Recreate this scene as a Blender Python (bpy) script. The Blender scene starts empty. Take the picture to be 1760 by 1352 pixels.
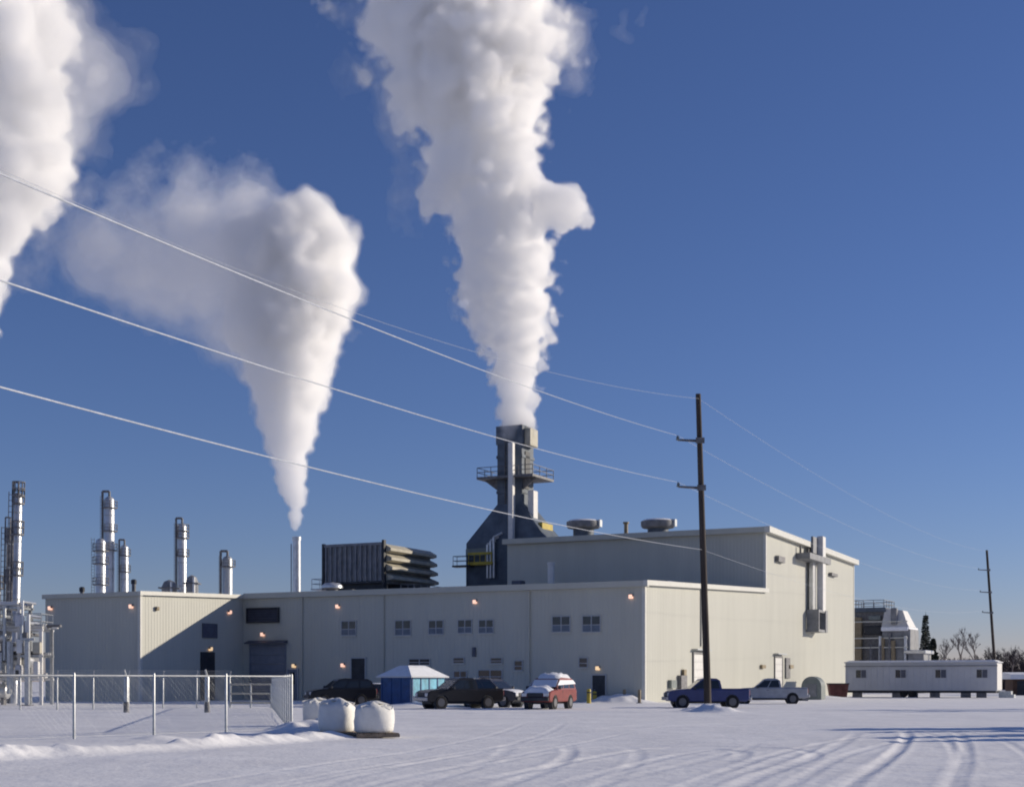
import bpy, math, random
import numpy as np
from mathutils import Vector, Matrix

sc = bpy.context.scene
C = sc.collection
R = math.radians
random.seed(7)

# ------------------------------------------------------------------ camera, sky, sun, exposure
F, CX, HY, H0 = 2450.0, 880.0, 1170.0, 1.75      # focal length and horizon of the photograph, eye height
cam_d = bpy.data.cameras.new('camera')
cam = bpy.data.objects.new('camera', cam_d); C.objects.link(cam)
cam.location = (0, 0, H0); cam.rotation_euler = (R(90), 0, 0)
cam_d.sensor_width = 36; cam_d.sensor_fit = 'HORIZONTAL'
cam_d.lens = 36 * F / 1760
cam_d.shift_y = (HY - 676) / 1760
cam_d.clip_end = 9000
sc.camera = cam

SUN = Vector((1, 0.3, 0.316)).normalized()
EL = math.asin(SUN.z); AZ = math.atan2(SUN.x, SUN.y)
w = bpy.data.worlds.new('World'); sc.world = w; w.use_nodes = True
wn = w.node_tree.nodes; wl = w.node_tree.links
bg = wn['Background']
sky = wn.new('ShaderNodeTexSky'); sky.sky_type = 'NISHITA'; sky.sun_disc = False
sky.sun_elevation = EL; sky.sun_rotation = AZ
sky.altitude = 0; sky.air_density = 1.0; sky.dust_density = 0.0; sky.ozone_density = 6.0
wb = wn.new('ShaderNodeVectorMath'); wb.operation = 'MULTIPLY'; wb.inputs[1].default_value = (1.02, 0.82, 0.97)   # white balance of the photograph
wl.new(sky.outputs[0], wb.inputs[0]); wl.new(wb.outputs[0], bg.inputs[0]); bg.inputs[1].default_value = 0.079
sl = bpy.data.lights.new('sun', 'SUN'); sl.energy = 3.95; sl.angle = R(0.53); sl.color = (1.0, 0.885, 0.72)
so = bpy.data.objects.new('sun', sl); C.objects.link(so)
so.rotation_euler = (-SUN).to_track_quat('-Z', 'Y').to_euler()
so.location = (60, 12, 60)

vs = sc.view_settings
vs.view_transform = 'Standard'; vs.look = 'None'; vs.gamma = 1; vs.use_curve_mapping = False
vs.exposure = 0.2
sc.render.engine = 'CYCLES'
cy = sc.cycles
cy.use_denoising = True
cy.max_bounces = 24; cy.diffuse_bounces = 3; cy.glossy_bounces = 3; cy.transmission_bounces = 4
cy.volume_bounces = 20; cy.transparent_max_bounces = 200
cy.filter_width = 2.0
#@@END_TOP
# ------------------------------------------------------------------ helpers
def at(px, py, Y):                       # a pixel of the photograph at distance Y -> a point of the place
    return Vector(((px - CX) / F * Y, Y, H0 + (HY - py) / F * Y))
def gx(px, Y): return (px - CX) / F * Y
def gz(py, Y): return H0 + (HY - py) / F * Y

AL = R(26); CA, SA = math.cos(AL), math.sin(AL)
AX, AY = 10.79, 115.9                    # front corner of the plant; local x runs along the long wall, y into the plant
def wx(px, t):                           # local x on the plane y = t
    k = (px - CX) / F
    return (k * (AY + CA * t) - AX - SA * t) / (CA + k * SA)
def wt(px, x0):                          # local y on the plane x = x0
    k = (px - CX) / F
    return (k * (AY - SA * x0) - AX - CA * x0) / (SA - k * CA)
def wd(x, t): return AY - SA * x + CA * t
def wz(py, x, t): return H0 + (HY - py) / F * wd(x, t)
def toworld(x, y, z=0): return Vector((AX + CA * x + SA * y, AY - SA * x + CA * y, z))

class MB:
    def __init__(s): s.v = []; s.f = []
    def add(s, vs, fs):
        o = len(s.v); s.v += [tuple(p) for p in vs]; s.f += [tuple(i + o for i in q) for q in fs]; return s
    def box(s, x0, x1, y0, y1, z0, z1):
        return s.add([(x0,y0,z0),(x1,y0,z0),(x1,y1,z0),(x0,y1,z0),(x0,y0,z1),(x1,y0,z1),(x1,y1,z1),(x0,y1,z1)],
                     [(0,3,2,1),(4,5,6,7),(0,1,5,4),(1,2,6,5),(2,3,7,6),(3,0,4,7)])
    def bev(s, x0, x1, y0, y1, z0, z1, b=0.03):           # box with chamfered upright edges and top
        def ring(i, z): return [(x0+i+b,y0+i,z),(x1-i-b,y0+i,z),(x1-i,y0+i+b,z),(x1-i,y1-i-b,z),(x1-i-b,y1-i,z),(x0+i+b,y1-i,z),(x0+i,y1-i-b,z),(x0+i,y0+i+b,z)]
        return s.loft([ring(b, z0), ring(0, z0+b), ring(0, z1-b), ring(b, z1)])
    def loft(s, rings, caps=True, closed=True):
        n = len(rings[0]); vs = [p for r in rings for p in r]; fs = []
        for k in range(len(rings)-1):
            for i in range(n if closed else n-1):
                j = (i+1) % n; fs.append((k*n+i, k*n+j, (k+1)*n+j, (k+1)*n+i))
        if caps: fs += [tuple(range(n-1,-1,-1)), tuple(range((len(rings)-1)*n, len(rings)*n))]
        return s.add(vs, fs)
    def tube(s, p, q, r0, r1=None, n=8, caps=True):
        p, q = Vector(p), Vector(q); r1 = r0 if r1 is None else r1
        d = (q-p).normalized(); a = d.orthogonal().normalized(); b = d.cross(a)
        rg = lambda c, r: [c + a*(r*math.cos(2*math.pi*i/n)) + b*(r*math.sin(2*math.pi*i/n)) for i in range(n)]
        return s.loft([rg(p, r0), rg(q, r1)], caps)
    def path(s, pts, r, n=8):
        for a, b in zip(pts, pts[1:]): s.tube(a, b, r, n=n)
        return s
    def lathe(s, prof, n=16, c=(0,0,0)):
        return s.loft([[(c[0]+r*math.cos(2*math.pi*i/n), c[1]+r*math.sin(2*math.pi*i/n), c[2]+z) for i in range(n)] for r, z in prof])
    def prism(s, poly, axis, a, b, inset=0):
        def P(u, v, w): return {'x':(w,u,v),'y':(u,w,v),'z':(u,v,w)}[axis]
        if not inset: return s.loft([[P(u,v,a) for u,v in poly],[P(u,v,b) for u,v in poly]])
        cu = (min(u for u,v in poly)+max(u for u,v in poly))/2; cv = (min(v for u,v in poly)+max(v for u,v in poly))/2
        hu = (max(u for u,v in poly)-min(u for u,v in poly))/2; hv = (max(v for u,v in poly)-min(v for u,v in poly))/2
        ins = [(cu+(u-cu)*(1-inset/hu), cv+(v-cv)*(1-inset/hv)) for u,v in poly]
        sg = 1 if b > a else -1
        return s.loft([[P(u,v,a) for u,v in ins],[P(u,v,a+sg*inset) for u,v in poly],[P(u,v,b-sg*inset) for u,v in poly],[P(u,v,b) for u,v in ins]])
    def mesh(s, name, mat, smooth=False):
        me = bpy.data.meshes.new(name); me.from_pydata(s.v, [], s.f)
        if mat: me.materials.append(mat)
        import bmesh
        b = bmesh.new(); b.from_mesh(me); bmesh.ops.recalc_face_normals(b, faces=b.faces); b.to_mesh(me); b.free()
        if smooth:
            me.polygons.foreach_set('use_smooth', [True]*len(me.polygons))
            try: me.set_sharp_from_angle(angle=R(40))
            except Exception: pass
        return me
    def build(s, name, mat, parent=None, smooth=False, loc=None):
        o = bpy.data.objects.new(name, s.mesh(name, mat, smooth)); C.objects.link(o)
        o.parent = parent
        if loc is not None: o.location = loc
        return o

def tag(o, label=None, cat=None, group=None, kind=None):
    if label: o['label'] = label
    if cat: o['category'] = cat
    if group: o['group'] = group
    if kind: o['kind'] = kind
    return o
def thing(name, label, cat, loc=(0,0,0), rz=0.0, group=None):
    o = bpy.data.objects.new(name, None); C.objects.link(o); o.empty_display_size = 0.5
    o.location = loc; o.rotation_euler = (0,0,rz)
    return tag(o, label, cat, group)
def plant_thing(name, label, cat, x, y, z=0, group=None):      # squared up with the plant
    return thing(name, label, cat, toworld(x, y, z), -AL, group)
def share(name, me, parent, loc=(0,0,0), rot=(0,0,0), scale=(1,1,1)):
    o = bpy.data.objects.new(name, me); C.objects.link(o); o.parent = parent
    o.location = loc; o.rotation_euler = rot; o.scale = scale; return o
def copy_tree(o, parent=None):
    c = o.copy(); C.objects.link(c); c.parent = parent
    for ch in list(o.children): copy_tree(ch, c)
    return c

# ------------------------------------------------------------------ materials
def mat(name, col, rough=0.6, metal=0.0, var=0.12, scale=2.0, col2=None, bump=0.0, bscale=20.0, spec=0.4, emit=None, stretch=(1,1,1)):
    m = bpy.data.materials.new(name); m.use_nodes = True
    N, L = m.node_tree.nodes, m.node_tree.links
    b = N['Principled BSDF']; b.inputs['Roughness'].default_value = rough; b.inputs['Metallic'].default_value = metal
    b.inputs['Specular IOR Level'].default_value = spec
    tc = N.new('ShaderNodeTexCoord'); mp = N.new('ShaderNodeMapping'); mp.inputs['Scale'].default_value = stretch
    L.new(tc.outputs['Object'], mp.inputs[0])
    nz = N.new('ShaderNodeTexNoise'); nz.inputs['Scale'].default_value = scale; nz.inputs['Detail'].default_value = 5
    nz.inputs['Roughness'].default_value = 0.6
    L.new(mp.outputs[0], nz.inputs['Vector'])
    rp = N.new('ShaderNodeValToRGB'); rp.color_ramp.elements[0].position = 0.3; rp.color_ramp.elements[1].position = 0.72
    c2 = col2 or tuple(c*(1-2*var) for c in col)
    rp.color_ramp.elements[0].color = (*c2, 1); rp.color_ramp.elements[1].color = (*[min(1, c*(1+var*0.5)) for c in col], 1)
    L.new(nz.outputs[0], rp.inputs[0]); L.new(rp.outputs[0], b.inputs['Base Color'])
    if bump:
        nb = N.new('ShaderNodeTexNoise'); nb.inputs['Scale'].default_value = bscale; nb.inputs['Detail'].default_value = 6
        L.new(tc.outputs['Object'], nb.inputs['Vector'])
        bp = N.new('ShaderNodeBump'); bp.inputs['Strength'].default_value = 0.6; bp.inputs['Distance'].default_value = bump
        L.new(nb.outputs[0], bp.inputs['Height']); L.new(bp.outputs[0], b.inputs['Normal'])
    if emit:
        b.inputs['Emission Color'].default_value = (*emit[0], 1); b.inputs['Emission Strength'].default_value = emit[1]
    return m
K = {}
K['siding'] = mat('cream_siding', (0.495,0.495,0.435), 0.5, var=0.04, scale=0.6, stretch=(1,1,0.15))
K['trim'] = mat('pale_trim', (0.62,0.615,0.56), 0.45, var=0.04)
K['roofing'] = mat('roof_sheet', (0.42,0.41,0.38), 0.6)
K['glass'] = mat('window_glass', (0.02,0.03,0.05), 0.08, var=0.3, scale=0.7, spec=0.6)
K['blind'] = mat('window_blind', (0.13,0.17,0.23), 0.25, var=0.15, scale=0.8)
K['frame'] = mat('window_frame', (0.42,0.44,0.46), 0.4, var=0.05)
K['dark'] = mat('dark_metal', (0.035,0.04,0.05), 0.55, var=0.25)
K['doorgrey'] = mat('door_grey', (0.20,0.22,0.27), 0.5, var=0.1)
K['louver'] = mat('louver_grey', (0.10,0.11,0.15), 0.5, var=0.15)
K['white'] = mat('white_paint', (0.72,0.71,0.68), 0.45, var=0.06)
K['galv'] = mat('galvanised', (0.50,0.52,0.53), 0.42, 0.6, var=0.15, scale=6)
K['silver'] = mat('silver_cladding', (0.66,0.67,0.68), 0.35, 0.55, var=0.12, scale=1.5)
K['steel'] = mat('weathered_steel', (0.20,0.20,0.21), 0.6, 0.2, var=0.25, scale=3)
K['duct'] = mat('blue_grey_casing', (0.11,0.14,0.18), 0.6, var=0.2, scale=0.8)
K['cooler'] = mat('cooler_grey', (0.25,0.26,0.28), 0.6, var=0.2, scale=1.0)
K['coolerl'] = mat('cooler_louver', (0.50,0.47,0.38), 0.6, var=0.15, scale=1.0)
K['yellow'] = mat('safety_yellow', (0.55,0.42,0.05), 0.5, var=0.15)
K['wood'] = mat('creosote_wood', (0.065,0.052,0.045), 0.85, var=0.3, scale=3, bump=0.01, bscale=12, stretch=(1,1,0.1))
K['frost'] = mat('frosted_cable', (0.55,0.58,0.64), 0.8, var=0.15, scale=8)
K['snowcap'] = mat('settled_snow', (0.84,0.86,0.90), 0.75, var=0.05, scale=3, bump=0.03, bscale=6)
K['bag'] = mat('woven_bag', (0.78,0.77,0.73), 0.7, var=0.06, scale=4, bump=0.012, bscale=14)
K['pallet'] = mat('pallet_wood', (0.25,0.20,0.15), 0.85, var=0.2, scale=5)
K['tyre'] = mat('tyre_rubber', (0.02,0.02,0.022), 0.85, var=0.2)
K['rim'] = mat('wheel_rim', (0.16,0.16,0.17), 0.45, 0.5)
K['cglass'] = mat('car_glass', (0.025,0.03,0.035), 0.06, var=0.1, spec=0.6)
K['chrome'] = mat('bumper_metal', (0.5,0.5,0.52), 0.3, 0.8)
K['headl'] = mat('headlamp', (0.75,0.76,0.78), 0.15)
K['taill'] = mat('tail_lamp', (0.32,0.02,0.02), 0.2)
K['blackp'] = mat('black_paint', (0.018,0.018,0.022), 0.3)
K['greyp'] = mat('charcoal_paint', (0.06,0.06,0.075), 0.35)
K['bluep'] = mat('blue_paint', (0.055,0.07,0.19), 0.35, var=0.1)
K['silverp'] = mat('silver_paint', (0.42,0.43,0.46), 0.35, 0.3)
K['redp'] = mat('red_paint', (0.25,0.055,0.045), 0.4, var=0.15, scale=3)
K['shed'] = mat('blue_tarp_shaded', (0.018,0.075,0.23), 0.5, var=0.2, scale=2)  # shelter blue with the shade of its left wall put into the colour
K['shed_sunlit'] = mat('blue_tarp_sunlit', (0.15,0.50,0.68), 0.5, var=0.25, scale=1.6)  # shelter blue lightened to hold the sun on its right wall
K['trailer'] = mat('trailer_white', (0.53,0.545,0.58), 0.45, var=0.05, scale=0.5)
K['rust'] = mat('dark_red_steel', (0.14,0.05,0.045), 0.7, var=0.25)
K['brown'] = mat('brown_boards', (0.13,0.075,0.05), 0.8, var=0.25, scale=2)
K['bark'] = mat('bark', (0.075,0.06,0.055), 0.9, var=0.3, scale=4)
K['twig'] = mat('bare_twigs', (0.085,0.062,0.062), 0.9, var=0.2)
K['twig2'] = mat('pale_twigs', (0.21,0.18,0.17), 0.9, var=0.2)
K['needle'] = mat('spruce_needles', (0.035,0.05,0.035), 0.9, var=0.3, scale=2)
K['green'] = mat('grey_green_steel', (0.20,0.23,0.22), 0.5, var=0.12)
K['tan'] = mat('tan_cladding', (0.30,0.24,0.15), 0.6, var=0.15)
K['lamp_on'] = mat('lit_lamp_glass', (0.9,0.6,0.4), 0.3, var=0.02, emit=((1.0,0.60,0.45), 0.9))
K['lamp_y'] = mat('lit_lamp_yellow', (0.9,0.7,0.4), 0.3, var=0.02, emit=((1.0,0.68,0.38), 0.7))
# ------------------------------------------------------------------ snow-covered ground, one sheet to the horizon
def vnoise(X, Y, s, seed):
    rs = np.random.RandomState(seed); T = rs.rand(256, 256)
    x, y = X / s, Y / s
    xi, yi = np.floor(x).astype(int), np.floor(y).astype(int); fx, fy = x - xi, y - yi
    fx = fx*fx*(3-2*fx); fy = fy*fy*(3-2*fy)
    g = lambda a, b: T[a % 256, b % 256]
    return (g(xi,yi)*(1-fx)+g(xi+1,yi)*fx)*(1-fy)+(g(xi,yi+1)*(1-fx)+g(xi+1,yi+1)*fx)*fy - 0.5
def gpt(px, py): Y = F*H0/(py-HY); return ((px-CX)/F*Y, Y)
def smooth_path(pts, n=24):
    P = [np.array(p, float) for p in pts]; P = [2*P[0]-P[1]] + P + [2*P[-1]-P[-2]]; out = []
    for i in range(1, len(P)-2):
        for k in range(n):
            t = k/n; a,b,c,d = P[i-1:i+3]
            out.append(0.5*((2*b)+(c-a)*t+(2*a-5*b+4*c-d)*t*t+(3*b-a-3*c+d)*t**3))
    out.append(P[-2]); return np.array(out)
def geo(a, b, n): return list(np.geomspace(a, b, n))
xs = np.arange(-24, 24.01, 0.075); ext = np.cumsum(geo(0.1, 600, 44)); xs = np.concatenate([(-24-ext)[::-1], xs, 24+ext])
ys = np.concatenate([[-400,-150,-50,-10,5,12,16], np.arange(18, 48, 0.085), np.arange(48, 75, 0.16), np.arange(75, 135, 0.45), 135+np.cumsum(geo(0.6, 900, 40))])
GX, GY = np.meshgrid(xs, ys)
Z = np.zeros_like(GX)
near = np.clip((150-GY)/60, 0, 1)*np.clip((GY-6)/8, 0, 1)
Z += near*(0.06*vnoise(GX,GY,7.0,1)+0.022*vnoise(GX,GY,2.4,2)+0.012*vnoise(GX,GY*0.8,0.8,3)+0.009*vnoise(GX,GY,0.33,4)+0.006*vnoise(GX,GY,0.18,6))
# drifting small ridges
rid = vnoise(GX*0.35+GY*0.5, GY*1.2-GX*0.2, 1.0, 5); Z += near*0.012*rid
def dist_to(path):
    D = np.full(GX.shape, 9.0); S = np.zeros(GX.shape); SGN = np.zeros(GX.shape); acc = 0
    for a, b in zip(path, path[1:]):
        d = b-a; L = np.hypot(*d)
        if L < 1e-6: continue
        lo = np.minimum(a,b)-2.2; hi = np.maximum(a,b)+2.2
        i0,i1 = np.searchsorted(xs,[lo[0],hi[0]]); j0,j1 = np.searchsorted(ys,[lo[1],hi[1]])
        if i1<=i0 or j1<=j0: acc += L; continue
        sx = GX[j0:j1,i0:i1]-a[0]; sy = GY[j0:j1,i0:i1]-a[1]
        t = np.clip((sx*d[0]+sy*d[1])/L**2,0,1); q = np.hypot(sx-t*d[0], sy-t*d[1])
        m = q < D[j0:j1,i0:i1]
        D[j0:j1,i0:i1][m] = q[m]; S[j0:j1,i0:i1][m] = (acc+t*L)[m]
        SGN[j0:j1,i0:i1][m] = np.sign(sx*d[1]-sy*d[0])[m]
        acc += L
    return D, S, SGN
def track(pts, gauge=1.65, depth=0.045, wd_=0.15):
    global Z
    path = smooth_path(pts)
    D, S, SGN = dist_to(path)
    q = np.abs(D*SGN) if gauge == 0 else np.abs(D - gauge/2)
    env = np.clip(S/6,0,1)*np.clip((S.max()-S)/6,0,1); env = env*env*(3-2*env)*(0.75+0.5*(vnoise(GX,GY,2.0,41)+0.5))
    Z += env*np.where(D < 2.1, -depth*np.exp(-(q/wd_)**4)*(1+0.2*np.sin(S*9)) + depth*0.45*np.exp(-((q-wd_*1.55)/(wd_*0.55))**2), 0)
T_px = [[(1290,1420),(1357,1350),(1440,1312),(1485,1288),(1510,1268),(1520,1255)],
        [(1520,1400),(1552,1350),(1585,1315),(1601,1290),(1606,1270),(1600,1255)],
        [(640,1380),(760,1350),(860,1325),(912,1300),(925,1284),(915,1272)],
        [(880,1385),(947,1350),(1008,1320),(1034,1300),(1036,1288),(1005,1276)],
        [(1040,1380),(1130,1345),(1240,1315),(1330,1290),(1362,1272)],
        [(500,1400),(700,1330),(900,1290),(1150,1268),(1400,1262)],
        [(820,1360),(1000,1318),(1130,1292),(1215,1285),(1320,1290),(1335,1302),(1280,1320)],
        [(1700,1400),(1715,1340),(1700,1290),(1640,1262),(1500,1247)],
        [(300,1420),(560,1345),(820,1297),(980,1270),(1060,1255)],
        [(1190,1390),(1300,1335),(1420,1290),(1560,1262),(1740,1250)],
        [(700,1340),(960,1305),(1200,1300),(1450,1318),(1760,1345)],
        [(200,1400),(420,1345),(640,1310),(800,1283),(900,1258),(940,1240)],
        [(980,1260),(1180,1243),(1350,1235),(1560,1236),(1780,1240)],
        [(700,1255),(900,1238),(1100,1236),(1300,1228)]]
rs_ = np.random.RandomState(4)
for i, tp in enumerate(T_px):
    track([gpt(*p) for p in tp], depth=[0.014,0.017,0.007,0.008,0.009,0.007,0.014,0.012,0.008,0.012,0.007,0.008,0.010,0.009][i], wd_=0.12+0.05*rs_.rand())
# fine plough scrapes across the yard
scr = np.clip((GX+3)/6,0,1)*np.clip((75-GY)/20,0,1)*near
Z += scr*0.013*vnoise((GX*0.82-GY*0.57)*2.4, (GX*0.57+GY*0.82)*0.22, 1.0, 9)
Z += scr*0.010*vnoise((GX*0.6+GY*0.8)*3.0, (GX*0.8-GY*0.6)*0.3, 1.0, 12)
# ploughed bank in front of the fence
bank = smooth_path([gpt(*p) for p in [(-140,1312),(0,1304),(60,1300),(150,1297),(300,1288),(420,1279),(520,1270),(570,1267)]])
D, S, SG = dist_to(bank)
lump = 0.6+0.9*(vnoise(GX,GY,0.9,21)+0.5)*(0.55+0.9*(vnoise(GX,GY,0.33,22)+0.5))
Z += 0.21*np.exp(-(D/0.50)**2)*lump
# old bank behind it and inside the fence: soft
def mound(px, py, r, h, ry=None, seed=0):
    global Z
    x, y = gpt(px, py); ry = ry or r
    Z += h*np.exp(-((GX-x)/r)**2-((GY-y)/ry)**2)*(0.7+0.8*(vnoise(GX,GY,0.5*max(r,0.5),31+seed)+0.5))
mound(1217,1223,0.8,0.35,1.2,1); mound(1240,1224,0.9,0.3,1.0,2); mound(1192,1221,0.7,0.22,1.0,3)
mound(530,1262,1.1,0.35,1.4,4); mound(505,1257,0.8,0.3,1.2,5); mound(560,1250,0.8,0.4,1.2,6)
mound(1050,1207,1.6,0.5,1.4,7); mound(1085,1207,1.5,0.35,1.5,8); mound(700,1215,2.2,0.25,1.5,9); mound(820,1213,2.0,0.25,1.5,10)
mound(400,1266,1.2,0.12,1.0,11); mound(250,1272,1.6,0.12,1.0,12); mound(1410,1201,2.5,0.4,2.0,13); mound(1300,1206,3.0,0.3,2.0,14)
ny, nx = GX.shape
co = np.empty((ny*nx, 3), np.float32); co[:,0] = GX.ravel(); co[:,1] = GY.ravel(); co[:,2] = Z.ravel()
idx = np.arange(ny*nx).reshape(ny, nx)
quads = np.stack([idx[:-1,:-1], idx[:-1,1:], idx[1:,1:], idx[1:,:-1]], -1).reshape(-1, 4).astype(np.int32)
me = bpy.data.meshes.new('snow_ground')
me.vertices.add(len(co)); me.vertices.foreach_set('co', co.ravel())
me.loops.add(quads.size); me.loops.foreach_set('vertex_index', quads.ravel())
me.polygons.add(len(quads)); me.polygons.foreach_set('loop_start', np.arange(0, quads.size, 4, dtype=np.int32))
me.polygons.foreach_set('use_smooth', np.ones(len(quads), bool))
me.update(calc_edges=True)
ms = bpy.data.materials.new('snow'); ms.use_nodes = True
N, L = ms.node_tree.nodes, ms.node_tree.links; b = N['Principled BSDF']
b.inputs['Roughness'].default_value = 0.7; b.inputs['Specular IOR Level'].default_value = 0.25
tc = N.new('ShaderNodeTexCoord')
n1 = N.new('ShaderNodeTexNoise'); n1.inputs['Scale'].default_value = 0.35; n1.inputs['Detail'].default_value = 7; n1.inputs['Roughness'].default_value = 0.65
L.new(tc.outputs['Object'], n1.inputs['Vector'])
rp = N.new('ShaderNodeValToRGB'); rp.color_ramp.elements[0].position = 0.32; rp.color_ramp.elements[1].position = 0.62
rp.color_ramp.elements[0].color = (0.80,0.80,0.815,1); rp.color_ramp.elements[1].color = (0.92,0.92,0.93,1)
L.new(n1.outputs[0], rp.inputs[0]); L.new(rp.outputs[0], b.inputs['Base Color'])
n2 = N.new('ShaderNodeTexNoise'); n2.inputs['Scale'].default_value = 7; n2.inputs['Detail'].default_value = 5
L.new(tc.outputs['Object'], n2.inputs['Vector'])
bp = N.new('ShaderNodeBump'); bp.inputs['Strength'].default_value = 0.5; bp.inputs['Distance'].default_value = 0.03
L.new(n2.outputs[0], bp.inputs['Height']); L.new(bp.outputs[0], b.inputs['Normal'])
me.materials.append(ms)
g = bpy.data.objects.new('snow_ground', me); C.objects.link(g); tag(g, 'rutted snow covering the whole yard', kind='structure')
def ground_z(x, y):
    i = min(max(np.searchsorted(xs, x), 0), nx-1); j = min(max(np.searchsorted(ys, y), 0), ny-1); return float(Z[j, i])
# ------------------------------------------------------------------ the plant building
HL, HL2, HT, DT, DB, XT = 9.8, 11.2, 17.55, wt(1316, 0), wt(1467, 0), None
XT = wx(872, DT)                     # left end of the tall hall
XW = wx(418, 0)                      # where the wing meets the long wall
YW = wt(241, XW)                     # front of the wing (negative: towards the camera)
XE = wx(78, YW)                      # left end of the wing
HWf, HWb = 9.25, 9.72
def ribbed(p0, p1, zt0, zt1, zb0=0.0, zb1=None, out=(0,-1), pitch=0.38, rib=0.014):
    """metal siding: a sheet with trapezoid ribs, top edge may slope"""
    zb1 = zb0 if zb1 is None else zb1
    p0, p1 = Vector(p0), Vector(p1); d = p1-p0; L = d.length; d.normalize(); o = Vector(out)
    prof = []; u = 0.0
    while u < L:
        for du, h in ((0,0),(pitch*0.70,0),(pitch*0.76,rib),(pitch*0.94,rib)):
            if u+du < L: prof.append((u+du, h))
        u += pitch
    prof.append((L, 0))
    m = MB(); vs = []; fs = []
    for k, (u, h) in enumerate(prof):
        q = p0 + d*u + o*h; f = u/L
        vs += [(q.x, q.y, zb0+(zb1-zb0)*f), (q.x, q.y, zt0+(zt1-zt0)*f)]
        if k: fs.append((2*k-2, 2*k, 2*k+1, 2*k-1))
    return m.add(vs, fs)
plant = plant_thing('plant_building', 'long cream metal-sided plant building with taller hall and projecting wing', 'building', 0, 0)
S = K['siding']
ribbed((XW,0),(0,0),HL,HL).build('long_wall', S, plant)
ribbed((0,0),(0,DT),HL,HL2,out=(1,0)).build('end_wall', S, plant)
ribbed((0,DT),(0,DB),HT,HT-0.35,out=(1,0)).build('hall_end_wall', S, plant)
ribbed((XT,DT),(0,DT),HT,HT,HL2-0.6,out=(0,-1)).build('hall_front_wall', S, plant)
ribbed((XW,YW),(XW,0),HWf,HWb,out=(1,0)).build('wing_side_wall', S, plant)
ribbed((XE,YW),(XW,YW),HWf,HWf).build('wing_front_wall', S, plant)
b = MB(); b.add([(XT,DT,HL2-1),(XT,DB,HL2-1),(XT,DB,HT-.35),(XT,DT,HT),(0,DB,0),(0,DB,HT-.35),(XT,DB,0),(XT,DB,0)],[(0,1,2,3),(4,6,2,5)])
b.add([(XE,YW,0),(XE,46,0),(XE,46,HL2),(XE,0,HWb),(XE,YW,HWf),(XT,46,0),(XT,46,HL2)],[(0,1,2,3,4),(1,5,6,2)]); b.build('rear_wall', S, plant)
r = MB(); r.add([(XE,0,HL),(0.0,0,HL),(0.0,DT,HL2),(XE,DT,HL2),(XT,DT,HL2+.01),(XT,46,HL2+.01),(XE,46,HL2+.01)],[(0,1,2,3),(3,4,5,6)]); r.build('low_roof', K['roofing'], plant)
r = MB(); r.add([(XT-.3,DT-.5,HT+.1),(0.5,DT-.5,HT+.1),(0.5,DB+.3,HT-.25),(XT-.3,DB+.3,HT-.25)],[(0,1,2,3)]); r.build('hall_roof', K['roofing'], plant)
r = MB(); r.add([(XE,YW,HWf),(XW,YW,HWf),(XW,0,HWb),(XE,0,HWb)],[(0,1,2,3)]); r.build('wing_roof', K['roofing'], plant)
T = K['trim']
MB().box(XW+0.30,0.38,-0.42,0.02,HL-0.38,HL+0.12).build('eave_fascia', S, plant)
def rake(x0, x1, ya, za, yb, zb, h=0.5):
    return MB().add([(x0,ya,za-h),(x1,ya,za-h),(x1,yb,zb-h),(x0,yb,zb-h),(x0,ya,za),(x1,ya,za),(x1,yb,zb),(x0,yb,zb)],[(0,3,2,1),(4,5,6,7),(0,1,5,4),(1,2,6,5),(2,3,7,6),(3,0,4,7)])
rake(0.045,0.40,-0.44,HL+.14,DT-0.02,HL2+.14,0.42).build('rake_fascia', T, plant)
MB().box(XT-.35,0.05,DT-0.62,DT-0.02,HT-0.42,HT+0.15).build('eave_fascia', S, plant)
rake(0.05,0.62,DT-0.64,HT+.18,DB+0.45,HT-.17,0.62).build('rake_fascia', T, plant)
MB().box(XE-0.12,XW+0.28,YW-0.30,YW-0.01,HWf-0.30,HWf+0.08).build('eave_fascia', S, plant)
rake(XW+0.045,XW+0.30,YW-0.32,HWf+.10,-0.02,HWb+.10,0.34).build('rake_fascia', T, plant)
for x, y, h in ((0,0,HL),(0,DT,HT),(0,DB,HT-.35)):
    MB().box(x-0.22,x+0.06,y-0.06 if y==0 else y-0.1,y+0.22,HL2 if y==DT else 0,h-.35).build('corner_trim', T, plant)
MB().box(XW-0.22,XW+0.06,YW-0.06,YW+0.22,0,HWf-.28).build('corner_trim', T, plant)

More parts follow.
